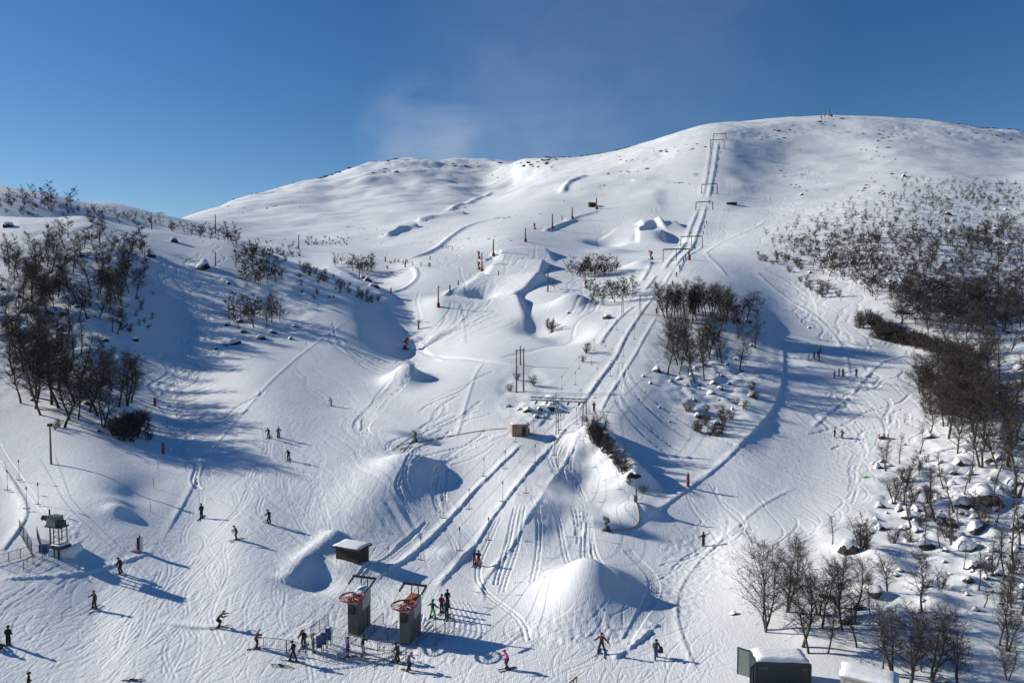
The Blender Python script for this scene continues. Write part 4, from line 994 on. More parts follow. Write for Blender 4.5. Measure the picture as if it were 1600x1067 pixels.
for li, S in enumerate((S1, S2)):
    m = MB()
    for sd in (0, 1):
        path = [S[sd][0], S[sd][1]] + [t[li * 2 + sd] for t in TOPS]; line = [path[0]]
        for a, b in zip(path[:-1], path[1:]):
            n = 10 if (b - a).length > 20 else 1; sag = (b - a).length * .012
            for k in range(1, n + 1): q = a.lerp(b, k / n); q.z -= sag * 4 * (k / n) * (1 - k / n); line.append(q)
        m.tube(line, .02, 4); STR.append(line)
    o = m.build('haul_rope', M_STEEL); tag(o, 'thin steel rope of the %s drag lift running up the track' % ('left' if li == 0 else 'right'), 'rope', 'haul ropes of the drag lift')
def along(line, dist):
    for a, b in zip(line[:-1], line[1:]):
        L = (b - a).length
        if dist < L: return a.lerp(b, dist / L)
        dist -= L
    return line[-1]
tb = MB(); tb.tube([(0, 0, 0), (0, 0, -.35)], .07, 6)
tb_c = MB(); tb_c.tube([(0, 0, -.35), (.03, 0, -1.0), (-.02, 0, -1.55), (.02, 0, -1.95)], .022, 4)
tb_b = MB(); tb_b.tube([(0, 0, -1.9), (0, 0, -2.55)], .035, 5); tb_b.tube([(-.42, 0, -2.5), (0, 0, -2.58), (.42, 0, -2.5)], .05, 6)
TBM = (tb.mesh('spring_box', M_BLACK), tb_c.mesh('cord', M_BLACK), tb_b.mesh('bar', M_BLACK))
def hanger(p, rz, label, grp):
    o = empty('tow_bar', p, rz); child('spring_box', TBM[0], o); child('cord', TBM[1], o); child('bar', TBM[2], o); tag(o, label, 'tow bar', grp)
RH = random.Random(3); cnt = 0
for si, line in enumerate(STR):
    for k in range(9):
        d = 9 + si * 3.1 + k * 13.5; p = along(line, d); hanger(p, LANG + RH.uniform(-.4, .4), 'empty black tow bar, %s up the %s rope from the left' % (nth(k), ONES[si]), 'empty tow bars hanging from the ropes')

# ------------------------------------------------------------------ sheds, hut, containers
def planked(o, L, D, H, mat, step=.2, door=None):
    """four walls of single upright boards round a core"""
    MB().box((0, 0, H/2), (L - .06, D - .06, H)).build('wall', mat, o); bm_ = MB().box((0, 0, 0), (step * .93, .035, H)).mesh('plank', mat)
    for sy in (-1, 1):
        n = int(L / step)
        for k in range(n):
            x = -L/2 + (k + .5) * L / n
            if door and sy < 0 and door[0] < x < door[1]: continue
            child('plank', bm_, o, (x, sy * D/2, H/2 + .01 * (k % 3)), (0, 0, 0), (L / n / step, 1, 1))
    for sx in (-1, 1):
        n = int(D / step)
        for k in range(n): child('plank', bm_, o, (sx * L/2, -D/2 + (k + .5) * D / n, H/2 + .01 * (k % 3)), (0, 0, math.pi/2), (D / n / step, 1, 1))
p = hit(549, 877); o = empty('storage_shed', (p.x - .1, p.y + 1.0, p.z - .95), -.42)
planked(o, 2.9, 2.0, 2.3, M_WOODD); MB().box((0, 0, 2.37), (3.5, 2.5, .22)).build('roof', M_WOODD, o)
s = snow_slab(3.4, 2.4, .12, .06).build('snow_cap', M_CAP, o, True); s.location = (0, 0, 2.483)
tag(o, 'dark brown plank shed half sunk in snow below the long snow heap', 'shed')
p = hit(812, 681); o = empty('wooden_hut', (p.x, p.y + .9, p.z - .2), .12)
planked(o, 2.7, 1.9, 1.95, M_WOODL, .17, (.25, .95)); MB().box((.6, -.96, .9), (.68, .05, 1.6)).build('door', M_BLACK, o)
MB().box((.24, -.965, .9), (.07, .06, 1.66)).box((.96, -.965, .9), (.07, .06, 1.66)).box((.6, -.965, 1.76), (.79, .06, .07)).build('door_frame', M_WOODL, o)
MB().box((0, 0, 2.03), (3.2, 2.4, .12)).build('roof', M_WOODL, o); s = snow_slab(3.0, 2.2, .10, .04).build('snow_cap', M_CAP, o, True); s.location = (0, 0, 2.094)
MB().box((1.52, .2, .8), (.25, 1.2, .9)).build('side_rack', M_WOODD, o)
tag(o, 'small pale wooden hut with a dark doorway beside the lift track', 'hut')
p = hit(925, 323); o = empty('wooden_hut', (p.x, p.y, p.z - .3), .2); planked(o, 4.6, 3.0, 2.6, M_WOODD, .6); MB().box((0, 0, 2.7), (5.2, 3.6, .25)).build('roof', M_WOODD, o)
tag(o, 'tiny far brown hut below the plateau light pole', 'hut')
p = hit(1143, 319.5); o = empty('wooden_hut', (p.x, p.y, p.z - 1.2), -.1); planked(o, 6.0, 2.2, 2.1, M_WOODD, .8); MB().box((0, 0, 2.15), (6.6, 2.8, .2)).build('roof', M_WOODD, o)
s = snow_slab(6.4, 2.6, .3).build('snow_cap', M_CAP, o, True); s.location = (0, 0, 2.26); tag(o, 'low dark hut sunk in snow beside the upper lift', 'hut')
def ground_box(u, Y): a, q = ray(u, 533); return Vector((a * Y, Y, ground_z(a * Y, Y)))
p = ground_box(1222, 53.6); cz = 2.75; zt_ = CAMZ + ray(1222, 1034)[1] * 53.2; o = empty('shipping_container', (p.x + .42, 54.0, zt_ - cz), -.06)
L, D = 4.05, 1.9; MB().box((0, 0, cz/2), (L, D, cz)).build('body', M_GREEN, o)
rb = MB().box((0, 0, 0), (.11, .05, cz - .3), top=1).mesh('rib', M_GREEN)
for k in range(19):
    for sy in (-1, 1): child('rib', rb, o, (-L/2 + .2 + k * (L - .4) / 18, sy * (D/2 + .015), cz/2))
MB().box((0, -D/2 - .03, cz - .06), (L + .04, .1, .12)).box((0, D/2 + .03, cz - .06), (L + .04, .1, .12)).box((0, -D/2 - .03, .08), (L + .04, .1, .16)).build('rail', M_GREEN, o)
for sx in (-1, 1): MB().box((sx * (L/2 + .01), -D/2 - .03, cz/2), (.14, .13, cz - .02)).build('corner_post', M_GREEN, o)
s = snow_slab(L * .96, D * .96, .36, .03, 14).build('snow_cap', M_CAP, o, True); s.location = (.04, 0, cz + .004)
dl = MB().box((0, 0, cz/2), (.95, .06, cz - .1)).build('door', M_GREEN, o); dl.location = (-L/2 - .35, -D/2 - .42, 0); dl.rotation_euler = (0, 0, math.radians(52))
for k in range(2): MB().tube([(-.25 + k * .5, -.06, .1), (-.25 + k * .5, -.06, cz - .15)], .03, 6).build('lock_rod', M_GALV, dl)
dr = MB().box((0, 0, cz/2), (.95, .06, cz - .1)).build('door', M_OLIVE, o); dr.location = (-L/2 - .36, D/2 + .22, 0); dr.rotation_euler = (0, 0, math.radians(-38)); dr['label'] = 'open pale inner door leaf'
MB().box((0, -.01, cz - .03), (1.0, .09, .08)).box((-.48, -.01, cz/2), (.07, .09, cz)).build('door_edge', M_GREEN, dr)
lt = MB()                                                        # illegible pale stencil on the long side
for k in range(7):
    x = -1.75 + k * .1; lt.box((x - .03, -D/2 - .045, cz - .42), (.022, .008, .15)).box((x + .01, -D/2 - .045, cz - .42 + (.06, -.06, 0, .06, 0, -.06, .06)[k]), (.07, .008, .022))
    if k % 2: lt.box((x + .035, -D/2 - .045, cz - .42), (.022, .008, .14))
lt.build('stencil', M_LETTER, o)
lt = MB()
for k in range(9): lt.box((1.35 + k * .075, -D/2 - .045, cz - .42 - k * .004), (.045, .008, .045))
for k in range(4): lt.box((1.45 + k * .07, -D/2 - .045, cz - .52), (.04, .008, .035))
lt.box((1.7, -D/2 - .045, cz - .75), (.06, .008, .07)).box((1.7, -D/2 - .045, cz - .95), (.05, .008, .06)); lt.build('stencil', M_LETTER, o)
tag(o, 'dark green steel container with open end doors and thick snow roof', 'container')
o = empty('storage_cabin', (25.9, 50.6, CAMZ + ray(1330, 1056)[1] * 50.6 - 2.2), -.52)
MB().box((0, 0, 1.1), (3.6, 2.1, 2.2)).build('wall', M_BEIGE, o); MB().box((0, 0, 2.24), (3.8, 2.3, .08)).build('roof', M_BEIGE, o); s = snow_slab(3.75, 2.25, .26, .05).build('snow_cap', M_CAP, o, True); s.location = (0, 0, 2.285)
for k in range(7): MB().box((-1.6 + k * .53, -1.06, 1.1), (.04, .03, 2.15)).build('seam', M_BEIGE, o)
tag(o, 'pale beige cabin with flat snowy roof cut off by the bottom edge', 'cabin')

# ------------------------------------------------------------------ left drag lift's drive station
p = hit(94, 868); o = empty('drive_station', (p.x, p.y, p.z - .1), -.35); K = p.y / FPX
MB().box((-.55, 0, 3.75), (1.35, 1.1, .95), top=.82).build('motor_housing', M_OLIVE, o); MB().box((-.55, 0, 4.26), (1.2, .95, .05)).build('housing_lid', M_OLIVE, o)
MB().box((-.35, 0, 3.22), (2.1, 1.2, .12)).build('upper_platform', M_STEEL, o); MB().box((.55, -.1, 3.55), (.45, .6, .7)).build('gearbox', M_STEEL, o)
for (x, y) in ((-.25, -.45), (.5, -.45), (.5, .45), (-.25, .45)): MB().tube([(x, y, .1), (x, y, 3.2)], .06, 6).build('leg', M_STEEL, o)
for k in range(4):
    z = .9 + k * .62; MB().tube([(-.25, -.45, z), (.5, -.45, z)], .03, 4).tube([(.5, -.45, z), (.5, .45, z)], .03, 4).tube([(-.25, -.45, z), (.5, -.45, z + .6)], .025, 4).build('brace', M_STEEL, o)
MB().box((.15, 0, 1.15), (1.4, 1.3, .3)).build('counterweight', M_BLACK, o); s = snow_slab(1.25, 1.15, .16).build('snow_cap', M_CAP, o, True); s.location = (.15, 0, 1.31)
MB().tube([(-1.2, -.1, 1.2), (-1.2, -.1, 4.9)], .08, 8).build('mast', M_STEEL, o); MB().tube([(.45, -.5, -.5), (.45, -.5, 1.0)], .09, 8).build('post', M_STEEL, o)
MB().box((-1.75, 0, 4.05), (1.3, .16, .16)).build('arm', M_STEEL, o)
for k in range(2):
    MB().tube([(-2.3 + k * .5, -.12, 3.8), (-2.3 + k * .5, .12, 3.8)], .2, 12).build('sheave', M_BLACK, o)
for k in range(5): MB().tube([(-1.1 + k * .28, -.5, 4.2), (-1.1 + k * .28, -.5, 4.42)], .03, 4).build('bolt', M_STEEL, o)
tag(o, 'small drag lift drive with grey green housing on a steel frame', 'lift station')
sb = snow_slab(2.6, 2.0, 1.0, .1, 10).build('snow_block', M_CAP, None, True); q = hit(97, 866); sb.location = (q.x, q.y + .6, q.z - .2); tag(sb, 'cut block of snow under the small drive station', 'snow block')
rp = MB(); a = loc2(p, -.35, -2.2, .1, 4.0)
for k in range(2):
    b = hit(-60 + k * 30, 690); rp.tube([a + Vector((k * .5, 0, 0)), a.lerp(b + Vector((0, 0, 5)), .5) - Vector((0, 0, .3)), b + Vector((0, 0, 5))], .018, 4)
tag(rp.build('haul_rope', M_STEEL), 'thin rope of the small drag lift leaving the frame edge', 'rope')
for i, (u, v) in enumerate(((60,790),(42,797),(30,752),(12,768))):
    q = hit(u, v); hanger(q + Vector((0, 0, 2.75)), 0, 'black tow bar of the small left lift, %s from its drive' % ONES[i], 'tow bars of the small left lift')
b_ = hit(77, 862); MB_ = MB().box((0, 0, .4), (.9, .5, .8)); o = MB_.build('equipment_box', M_BLUE); o.location = (b_.x - .5, b_.y, b_.z); tag(o, 'dark blue box beside the small drive station', 'box')

# ------------------------------------------------------------------ barriers and nets at the lift queue
def barrier(u0, v0, u1, v1, h, mat, label, posts=2, bars=14, mid=False, cat='barrier', grp='steel barriers and nets at the lift queue'):
    a, b = hit(u0, v0), hit(u1, v1); o = empty('crowd_barrier', a); d = b - a; L = Vector((d.x, d.y, 0)).length; dz = d.z
    def P(t, z): return Vector((d.x * t, d.y * t, ground_z(a.x + d.x * t, a.y + d.y * t) - a.z + z))
    N = 6
    MB().tube([P(k / N, h) for k in range(N + 1)], .028, 5).build('top_rail', mat, o); MB().tube([P(k / N, .12) for k in range(N + 1)], .024, 5).build('bottom_rail', mat, o)
    for k in range(posts): t = k / (posts - 1); MB().tube([P(t, -.3), P(t, h)], .035, 6).build('post', mat, o)
    bars = max(4, int(L / .16)); r = .011
    for k in range(1, bars): MB().tube([P(k / bars, .12), P(k / bars, h)], r, 3, 0, False).build('bar', mat, o)
    tag(o, label, cat, grp)
barrier(412,1014,447,1018,1.05,M_GALV,'steel crowd barrier, leftmost of the two in line before the ticket gates')
barrier(448,1018,480,1026,1.05,M_GALV,'steel crowd barrier joined to the ticket gates, second in its line')
barrier(486,998,513,978,1.15,M_NET,'grey net panel slanting uphill beside the red hatted person',3)
barrier(505,1029,570,1034,.75,M_NETO,'sand coloured net panel in front of the ticket gates',4)
barrier(571,1034,634,1031,.75,M_NETO,'sand coloured net panel below the rusty topped station',4)
barrier(590,1016,624,1021,.95,M_GALV,'steel barrier in front of the rusty topped station')
barrier(590,1016,620,988,1.1,M_NET,'grey net lane between the two stations, nearer one',3)
barrier(572,1000,599,975,1.1,M_NET,'grey net lane beside the snow topped station',3)
barrier(650,1008,681,985,1.15,M_NET,'grey net lane just right of the rusty topped station',3)
barrier(680,1009,710,980,1.25,M_NET,'outermost grey net lane below the waiting group',3)
barrier(540,1003,568,1012,.9,M_GALV,'short steel barrier in front of the snow topped station')
G2 = 'nets beside the small drive station'
barrier(31,836,50,870,1.7,M_NET,'tall dark net beside the small drive station',4,grp=G2); barrier(-5,884,50,866,1.0,M_NET,'low net running to the frame edge left of the small drive',4,grp=G2); barrier(37,891,66,872,1.0,M_NET,'low net in front of the small drive station',3,grp=G2); barrier(58,840,66,868,1.2,M_NET,'steep net next to the tall dark one',3,grp=G2)
for i, (u, v) in enumerate(((499,1020),(506,1015),(513,1008))):
    q = hit(u, v); o = empty('ticket_gate', q, .25); MB().box((0, 0, 1.05), (.5, .14, .95)).build('panel', M_BLUE, o)
    for (x, y) in ((-.2, -.25), (.2, -.25), (-.2, .25), (.2, .25)): MB().tube([(x, y, -.1), (x, y, .62)], .035, 6).build('leg', M_GALV, o)
    MB().box((0, 0, .6), (.5, .6, .05)).build('base_frame', M_GALV, o); MB().tube([(.32, .2, -.1), (.32, .2, 1.3)], .04, 6).build('side_post', M_GALV, o)
    tag(o, 'blue ticket gate panel on steel legs, %s uphill of the row' % ('lowest', 'middle', 'farthest')[i], 'ticket gate', 'blue ticket gates')
p = hit(888, 1066); o = empty('plank_fence', (p.x, p.y - 1.2, p.z - .4), .95)
for k in range(6): MB().box((-1.2 + k * .45, 0, .55), (.14, .04, 1.1)).build('plank', M_WOODL, o)
MB().box((-.1, .04, 1.0), (2.6, .05, .12)).box((-.1, .04, .35), (2.6, .05, .12)).build('rail', M_WOODD, o); tag(o, 'corner of a plank fence poking up at the bottom edge', 'fence')

# ------------------------------------------------------------------ poles, padded posts, snow makers
def pole(name, u, v, hpx, label, mat=None, red=True, rfac=1.0, grp='slope light poles', cat='pole', kind=0):
    p = hit(u, v); h = hpx / FPX * p.y; o = empty(name, p); r = max(.10, .0011 * p.y) * rfac
    MB().tube([(0, 0, -.5), (0, 0, h)], [r, r * .7], 8).build('mast', mat or M_POLE, o)
    if red: MB().tube([(0, 0, 0), (0, 0, max(1.4, h * .16))], [r * 2.3, r * 2.0], 10).build('impact_pad', M_RED, o)
    if kind == 0: MB().box((.25, 0, h), (.7, .3, .2)).build('lamp_head', M_STEEL, o)
    if kind == 1: MB().box((0, 0, h - .1), (1.9, .16, .16)).build('cross_arm', mat or M_POLE, o)
    if kind == 2: MB().box((0, 0, h - .15), (.55, .3, .35)).build('terminal_box', M_BLACK, o)
    tag(o, label, cat, grp)
for (u, v, hp, lb) in ((685,480,32,'below the second snow gun pair'),(753,424,28,'between two red snow guns'),(771,400,25,'beside the curved bank above the jumps'),(821,378,21,'on the park slope beside a small snow gun'),(863,357,22,'second below the far hut'),(894,342,17,'nearest below the far hut'),(932,327,17,'right beside the far hut'),(856,456,36,'at the side of the lower big jump')):
    pole('light_pole', u, v, hp, 'slender light pole with red padded foot ' + lb, M_POLE, u != 856)
pole('utility_pole', 80, 725, 64, 'bare wooden pole with a box on top standing on the open left slope', M_POLE, False, 1.3, 'wooden utility poles', kind=2)
for (u, v, hp, lb) in ((467,390,22,'behind the left shoulder trees'),(337,366,30,'on the left shoulder skyline'),(237,359,21,'on the left shoulder skyline above the upper wood'),(337,415,22,'beside the lone dark boulder on the left shoulder'),(562,436,20,'in front of the clump at the left shoulder tip')):
    pole('utility_pole', u, v, hp, 'thin wooden pole ' + lb, M_POLE, False, .8, 'wooden utility poles', kind=1 if u in (467, 237) else 3)
pa, pb, pc = hit(807, 613), hit(818, 611), hit(813, 570); o = empty('pole_frame', pa); k = pa.y / FPX
for q, h in ((pa, 67), (pb, 68)): MB().tube([q - pa - Vector((0, 0, .4)), q - pa + Vector((0, 0, h * k))], [.16, .11], 8).build('post', M_POLE, o)
MB().box(((pb - pa).x / 2, (pb - pa).y / 2, 66 * k), (2.2, .16, .18), math.atan2((pb - pa).y, (pb - pa).x)).build('cross_arm', M_POLE, o); tag(o, 'twin wooden power pole frame uphill of the wooden hut', 'pole', 'wooden utility poles')
o = empty('utility_pole', pc); MB().tube([(0, 0, -.4), (0, 0, 30 * pc.y / FPX)], [.17, .12], 8).build('mast', M_POLE, o); tag(o, 'single wooden pole just behind the twin power pole frame', 'pole', 'wooden utility poles')
for i, (u, v, h, lb) in enumerate(((255,709,1.75,'lower red padded post on the left slope edge'),(242,634,1.75,'upper red padded post beside the dense left wood'),(1075,760,2.0,'red padded post at the bank of the right piste'),(716,446,2.0,'red padded post below the jumps access bank'),(611,458,2.0,'red padded post under the left shoulder shadow'),(633,418,2.6,'red padded post beside the far skiers'),(602,409,2.4,'red padded post left of the far skiers'),(654,514,2.6,'red padded post uphill of the big snow gun'),(703,456,2.6,'dark slim post below the far red pads'),(878,344,3.0,'far padded post under the plateau'),(1108,318,2.6,'red pad between the upper lift towers'))):
    p = hit(u, v); o = empty('padded_post', p); r = .17 + p.y * .0003
    MB().tube([(0, 0, -.2), (0, 0, h * .86), (0, 0, h * .9)], [r * 1.15, r, r * .5], 10).build('pad', M_RED if 'dark' not in lb else M_STEEL, o); MB().tube([(0, 0, h * .85), (0, 0, h)], r * .45, 8).build('post_cap', M_STEEL, o)
    MB().ring((0, 0, h * .6), r * 1.03, .03, 14, 4).build('strap', M_BLACK, o); tag(o, lb, 'padded post', 'red padded posts along the pistes')
for i, (u0, v0) in enumerate(((290,735),(247,733),(240,762),(235,800),(250,680),(262,668))):
    p = hit(u0, v0); o = MB().tube([(0, 0, -.2), (0, 0, 1.3)], .03, 5).build('marker_stick', M_POLE); o.location = p; tag(o, 'thin marker stick on the left slope edge, %s from the left' % ONES[sorted([290, 247, 240, 235, 250, 262]).index(u0)], 'stick', 'thin marker sticks')
def snow_gun(u, v, h, rz, red, label):
    p = hit(u, v); o = empty('snow_gun', p, rz); s = h / 3.0; mt = M_RED if red else M_OLIVE
    MB().box((0, 0, .15 * s), (1.5 * s, 1.1 * s, .14 * s)).tube([(-.8*s, -.45*s, .06*s), (.9*s, -.45*s, .06*s)], .07*s, 6).tube([(-.8*s, .45*s, .06*s), (.9*s, .45*s, .06*s)], .07*s, 6).build('sled', M_BLACK, o)
    MB().box((-.3*s, 0, .6*s), (.6*s, .6*s, .8*s)).build('control_box', M_BLACK, o); MB().tube([(.15*s, 0, .2*s), (.15*s, 0, 1.9*s)], .13*s, 8).build('post', mt, o)
    MB().tube([(.15*s, 0, 1.2*s), (.15*s, 0, 1.75*s)], .38*s, 12).build('collar', mt, o)
    d = Vector((math.cos(.45), 0, math.sin(.45))); c = Vector((.15*s, 0, 2.35*s))
    MB().tube([c - d * .6*s, c - d * .45*s, c + d * .45*s, c + d * .6*s], [.35*s, .48*s, .44*s, .40*s], 16).build('fan_barrel', mt, o, False); MB().ring(c + d * .6*s, .40*s, .05*s, 18, 5, M=Matrix.Rotation(-(math.pi/2 - .45), 3, 'Y') @ Matrix.Identity(3)).build('nozzle_ring', M_BLACK, o)
    MB().tube([c - d * .85*s, c - d * .58*s], [.25*s, .3*s], 12).build('motor', M_BLACK, o)
    tag(o, label, 'snow gun', 'snow guns on the slope'); return o, p + Rz(rz) @ (c + d * .6 * s)
GUN1 = snow_gun(634, 546, 3.4, .55, True, 'big red fan snow gun spraying uphill above the round snow heap')
GUN2 = snow_gun(648, 690, 1.9, 2.5, False, 'grey green snow gun spraying across the left piste above the long heap')
GUN3 = snow_gun(948, 829, 1.8, 2.6, False, 'grey green snow gun in mist behind the front snow cone')
for (u, v, h, lb) in ((748,404,3.4,'small red snow gun, upper of the pair by the light pole'),(748,421,3.4,'small red snow gun, lower of the pair by the light pole'),(835,358,3.6,'small dark red snow gun high on the park slope'),(1017,406,4.0,'small red snow gun left of the lift tower with red pad'),(915,450,3.0,'red snow gun at the edge of the trees below the jumps')): snow_gun(u, v, h, 2.2, True, lb)
def hose(pix, r, label):
    pts = chaikin([bp(*q) for q in pix], 3); line = [Vector((x, y, ground_z(x, y) + r * .8)) for x, y in pts]; o = MB().tube(line, r, 6).build('hose', M_HOSE, None, True); tag(o, label, 'hose', 'snow making hoses')
hose([(650,691),(662,689),(690,683),(720,679),(760,672),(792,670)], .07, 'yellow hose lying from the snow gun to the wooden hut'); hose([(648,691),(630,693),(617,698),(624,702),(645,698)], .06, 'short loop of yellow hose beside the grey green gun'); hose([(950,829),(982,829),(999,821),(998,806),(990,792),(992,782)], .08, 'yellow hose curling from the misty gun to the green hydrant')
p = hit(994, 785); o = empty('hydrant', p); MB().tube([(0, 0, -.2), (0, 0, 1.9)], .09, 8).build('post', M_POLE, o); MB().box((-.1, -.1, .55), (.45, .35, .8)).build('valve_box', M_OLIVE, o); MB().tube([(-.15, 0, .9), (-.9, 0, 1.4), (-1.0, 0, .3)], .05, 6).build('pipe', M_HOSE, o); tag(o, 'green hydrant box with tall post and pipe at the hose end', 'hydrant')
p = hit(219, 861); o = empty('equipment_rack', p, .1); MB().box((-.17, 0, .85), (.24, .2, 1.3)).build('dark_panel', M_BLACK, o); MB().box((.14, .02, .85), (.26, .22, 1.5)).build('pale_panel', M_WHITE, o); MB().tube([(0, -.05, 1.4), (0, -.05, 1.75)], .09, 8).build('top_knob', M_STEEL, o)
mt_ = MB(); mt_.add([(-1.0, -.2, .03), (-.2, -.45, .03), (.1, -.3, .03), (-.1, .25, .03), (-.6, .25, .03), (-1.0, -.2, .12), (-.2, -.45, .12), (.1, -.3, .12), (-.1, .25, .12), (-.6, .25, .12)], [(0, 1, 2, 3, 4)[::-1], (5, 6, 7, 8, 9), (0, 1, 6, 5), (1, 2, 7, 6), (2, 3, 8, 7), (3, 4, 9, 8), (4, 0, 5, 9)]); mt_.build('purple_mat', M_PURPLE, o)
tag(o, 'dark and white upright boards on a purple mat at the piste corner', 'rack')
# summit masts
for (u, v, hp, lb) in ((1295,182,11,'tallest of the masts on the mountain top'),(1288.5,183,8,'middle mast on the mountain top'),(1283,186,6,'lowest mast on the mountain top')): pole('summit_mast', u, v, hp, 'dark T shaped mast, ' + lb, M_STEEL, False, .8, 'masts on the summit', 'mast', 1)
p = hit(1299, 182.5); o = empty('summit_hut', (p.x, p.y, p.z - .3)); MB().box((0, 0, 1), (1.8, 1.8, 2)).build('wall', M_WOODD, o); MB().box((0, 0, 2.08), (2.1, 2.1, .15)).build('roof', M_WOODD, o); tag(o, 'tiny dark hut beside the summit masts', 'hut')
# skis left lying on the snow
def ski_mesh():
    m = MB(); st = [(-.82, .02), (-.6, .0), (.55, .0), (.72, .03), (.84, .12)]; vs = []
    for (x, z) in st:
        w = .045 if x < .7 else .03; vs += [(x, -w, z), (x, w, z), (x, w, z + .022), (x, -w, z + .022)]
    fs = [(3, 2, 1, 0)]
    for i in range(4):
        for k in range(4): fs.append((i * 4 + k, i * 4 + (k + 1) % 4, (i + 1) * 4 + (k + 1) % 4, (i + 1) * 4 + k))
    fs.append((16, 17, 18, 19)); m.add(vs, fs); return m
M_SKI = plain('ski_top', (.03, .03, .035), .4, 0, .3, 3)
SKI = ski_mesh().mesh('ski', M_SKI)
BIND = MB().box((0, 0, .06), (.32, .07, .09)).mesh('binding', M_STEEL)
for i, (u, v, rz) in enumerate(((437,1039,3.05),(440,1042,3.15),(206,1062,.15),(212,1064,.05))):
    p = hit(u, v); o = empty('loose_ski', (p.x, p.y, p.z + .03), rz); child('ski', SKI, o); child('binding', BIND, o)
    tag(o, ('loose ski lying on the flat, %s of the pair below the barriers' % ('upper', 'lower')[i]) if i < 2 else ('dark loose ski at the bottom edge, %s of the pair' % ('left', 'right')[i - 2]), 'ski', 'skis left lying on the snow')
sl = MB(); sl.box((0, 0, .08), (.9, .45, .1)).box((.4, 0, .2), (.1, .45, .2)); o = sl.build('sledge', M_GRNY); q = hit(1351, 746); o.location = q; o.rotation_euler = (0, 0, .4); tag(o, 'bright green plastic sledge in the snow below the seated pair', 'sledge')

# ------------------------------------------------------------------ people
M_SKIN = plain('skin', (.42, .26, .19), .6, 0, .08, 4)
JK = {n: plain('cloth_' + n, c, .85, 0, .12, 8) for n, c in dict(black=(.018, .018, .02), navy=(.02, .028, .055), grey=(.13, .135, .14), white=(.55, .55, .53), red=(.38, .03, .03), darkred=(.14, .025, .035), purple=(.08, .035, .13), pink=(.62, .05, .22), green=(.09, .42, .06), olive=(.05, .065, .035), brown=(.075, .055, .04), blue=(.03, .10, .32), orange=(.65, .16, .03), lime=(.30, .5, .08)).items()}
def skel(pose):
    """joints of a 1.75 m figure facing +y; every pose bends the same skeleton"""
    J = dict(pel=(0, 0, .95), spi=(0, .01, 1.12), che=(0, .02, 1.32), nec=(0, .03, 1.48), hed=(0, .05, 1.60), top=(0, .05, 1.72))
    def arm(sx, e, h): s = (sx * .185, .02, 1.40); J['s%+d' % sx] = s; J['e%+d' % sx] = e; J['h%+d' % sx] = h; J['f%+d' % sx] = tuple(h[k] + (h[k] - e[k]) * .32 for k in range(3))
    def leg(sx, hp, kn, an): J['p%+d' % sx] = hp; J['k%+d' % sx] = kn; J['a%+d' % sx] = an; J['t%+d' % sx] = (an[0], an[1] + .17, an[2] - .05)
    if pose == 'stand':
        for s in (-1, 1): arm(s, (s * .25, -.02, 1.15), (s * .24, .14, .95)); leg(s, (s * .09, 0, .90), (s * .11, .03, .5), (s * .12, 0, .10))
    elif pose == 'ski':
        for k, dy, dz in (('spi', .04, -.06), ('che', .12, -.09), ('nec', .18, -.12), ('hed', .23, -.13), ('top', .25, -.13), ('pel', -.04, -.06)): J[k] = (J[k][0], J[k][1] + dy, J[k][2] + dz)
        for s in (-1, 1):
            arm(s, (s * .33, .16, 1.06), (s * .30, .44, .98)); leg(s, (s * .09, -.04, .84), (s * .14, .16, .48), (s * .15, -.02, .10)); J['s%+d' % s] = (s * .185, .15, 1.30)
    elif pose == 'tuck':
        for k, dy, dz in (('pel', -.16, -.20), ('spi', .02, -.22), ('che', .18, -.26), ('nec', .30, -.28), ('hed', .38, -.27), ('top', .43, -.22)): J[k] = (J[k][0], J[k][1] + dy, J[k][2] + dz)
        for s in (-1, 1):
            arm(s, (s * .36, .42, 1.02), (s * .30, .74, 1.10)); leg(s, (s * .10, -.16, .70), (s * .20, .20, .46), (s * .20, -.06, .10)); J['s%+d' % s] = (s * .19, .24, 1.14)
    elif pose == 'wide':
        for s in (-1, 1): arm(s, (s * .40, .06, 1.16), (s * .62, .16, 1.06)); leg(s, (s * .09, 0, .86), (s * .20, .06, .48), (s * .30, 0, .10))
    elif pose == 'walk':
        for k in ('che', 'nec', 'hed', 'top'): J[k] = (J[k][0], J[k][1] + .08, J[k][2] - .02)
        for s in (-1, 1): arm(s, (s * .26, -.12 * s, 1.14), (s * .25, -.12 * s + .24, 1.0)); leg(s, (s * .09, 0, .90), (s * .10, .20 * s + .06, .50), (s * .11, .30 * s, .12)); J['s%+d' % s] = (s * .185, .08, 1.39)
    elif pose == 'carry':
        arm(-1, (-.24, .12, 1.12), (-.10, .28, 1.26)); arm(1, (.26, .10, 1.12), (.12, .26, 1.30))
        for s in (-1, 1): leg(s, (s * .09, 0, .90), (s * .11, .05 * s + .03, .5), (s * .12, .08 * s, .10))
    elif pose == 'ride':
        for s in (-1, 1): arm(s, (s * .26, .10, 1.14), (s * .12, .30, 1.06)); leg(s, (s * .09, 0, .88), (s * .11, .08, .48), (s * .12, .10, .10))
        for k in ('che', 'nec', 'hed', 'top'): J[k] = (J[k][0], J[k][1] - .06, J[k][2])
    elif pose == 'sit':
        for k in J: J[k] = (J[k][0], J[k][1] - .10, J[k][2] - .80)
        for s in (-1, 1): arm(s, (s * .30, -.05, .38), (s * .26, .20, .30)); J['s%+d' % s] = (s * .185, -.08, .60); leg(s, (s * .10, -.05, .14), (s * .16, .35, .38), (s * .18, .70, .10))
    return J
RAD = dict(pel=(.185, .155), spi=(.185, .15), che=(.205, .165), nec=(.065, .065), hed=(.10, .115), top=(.085, .09))
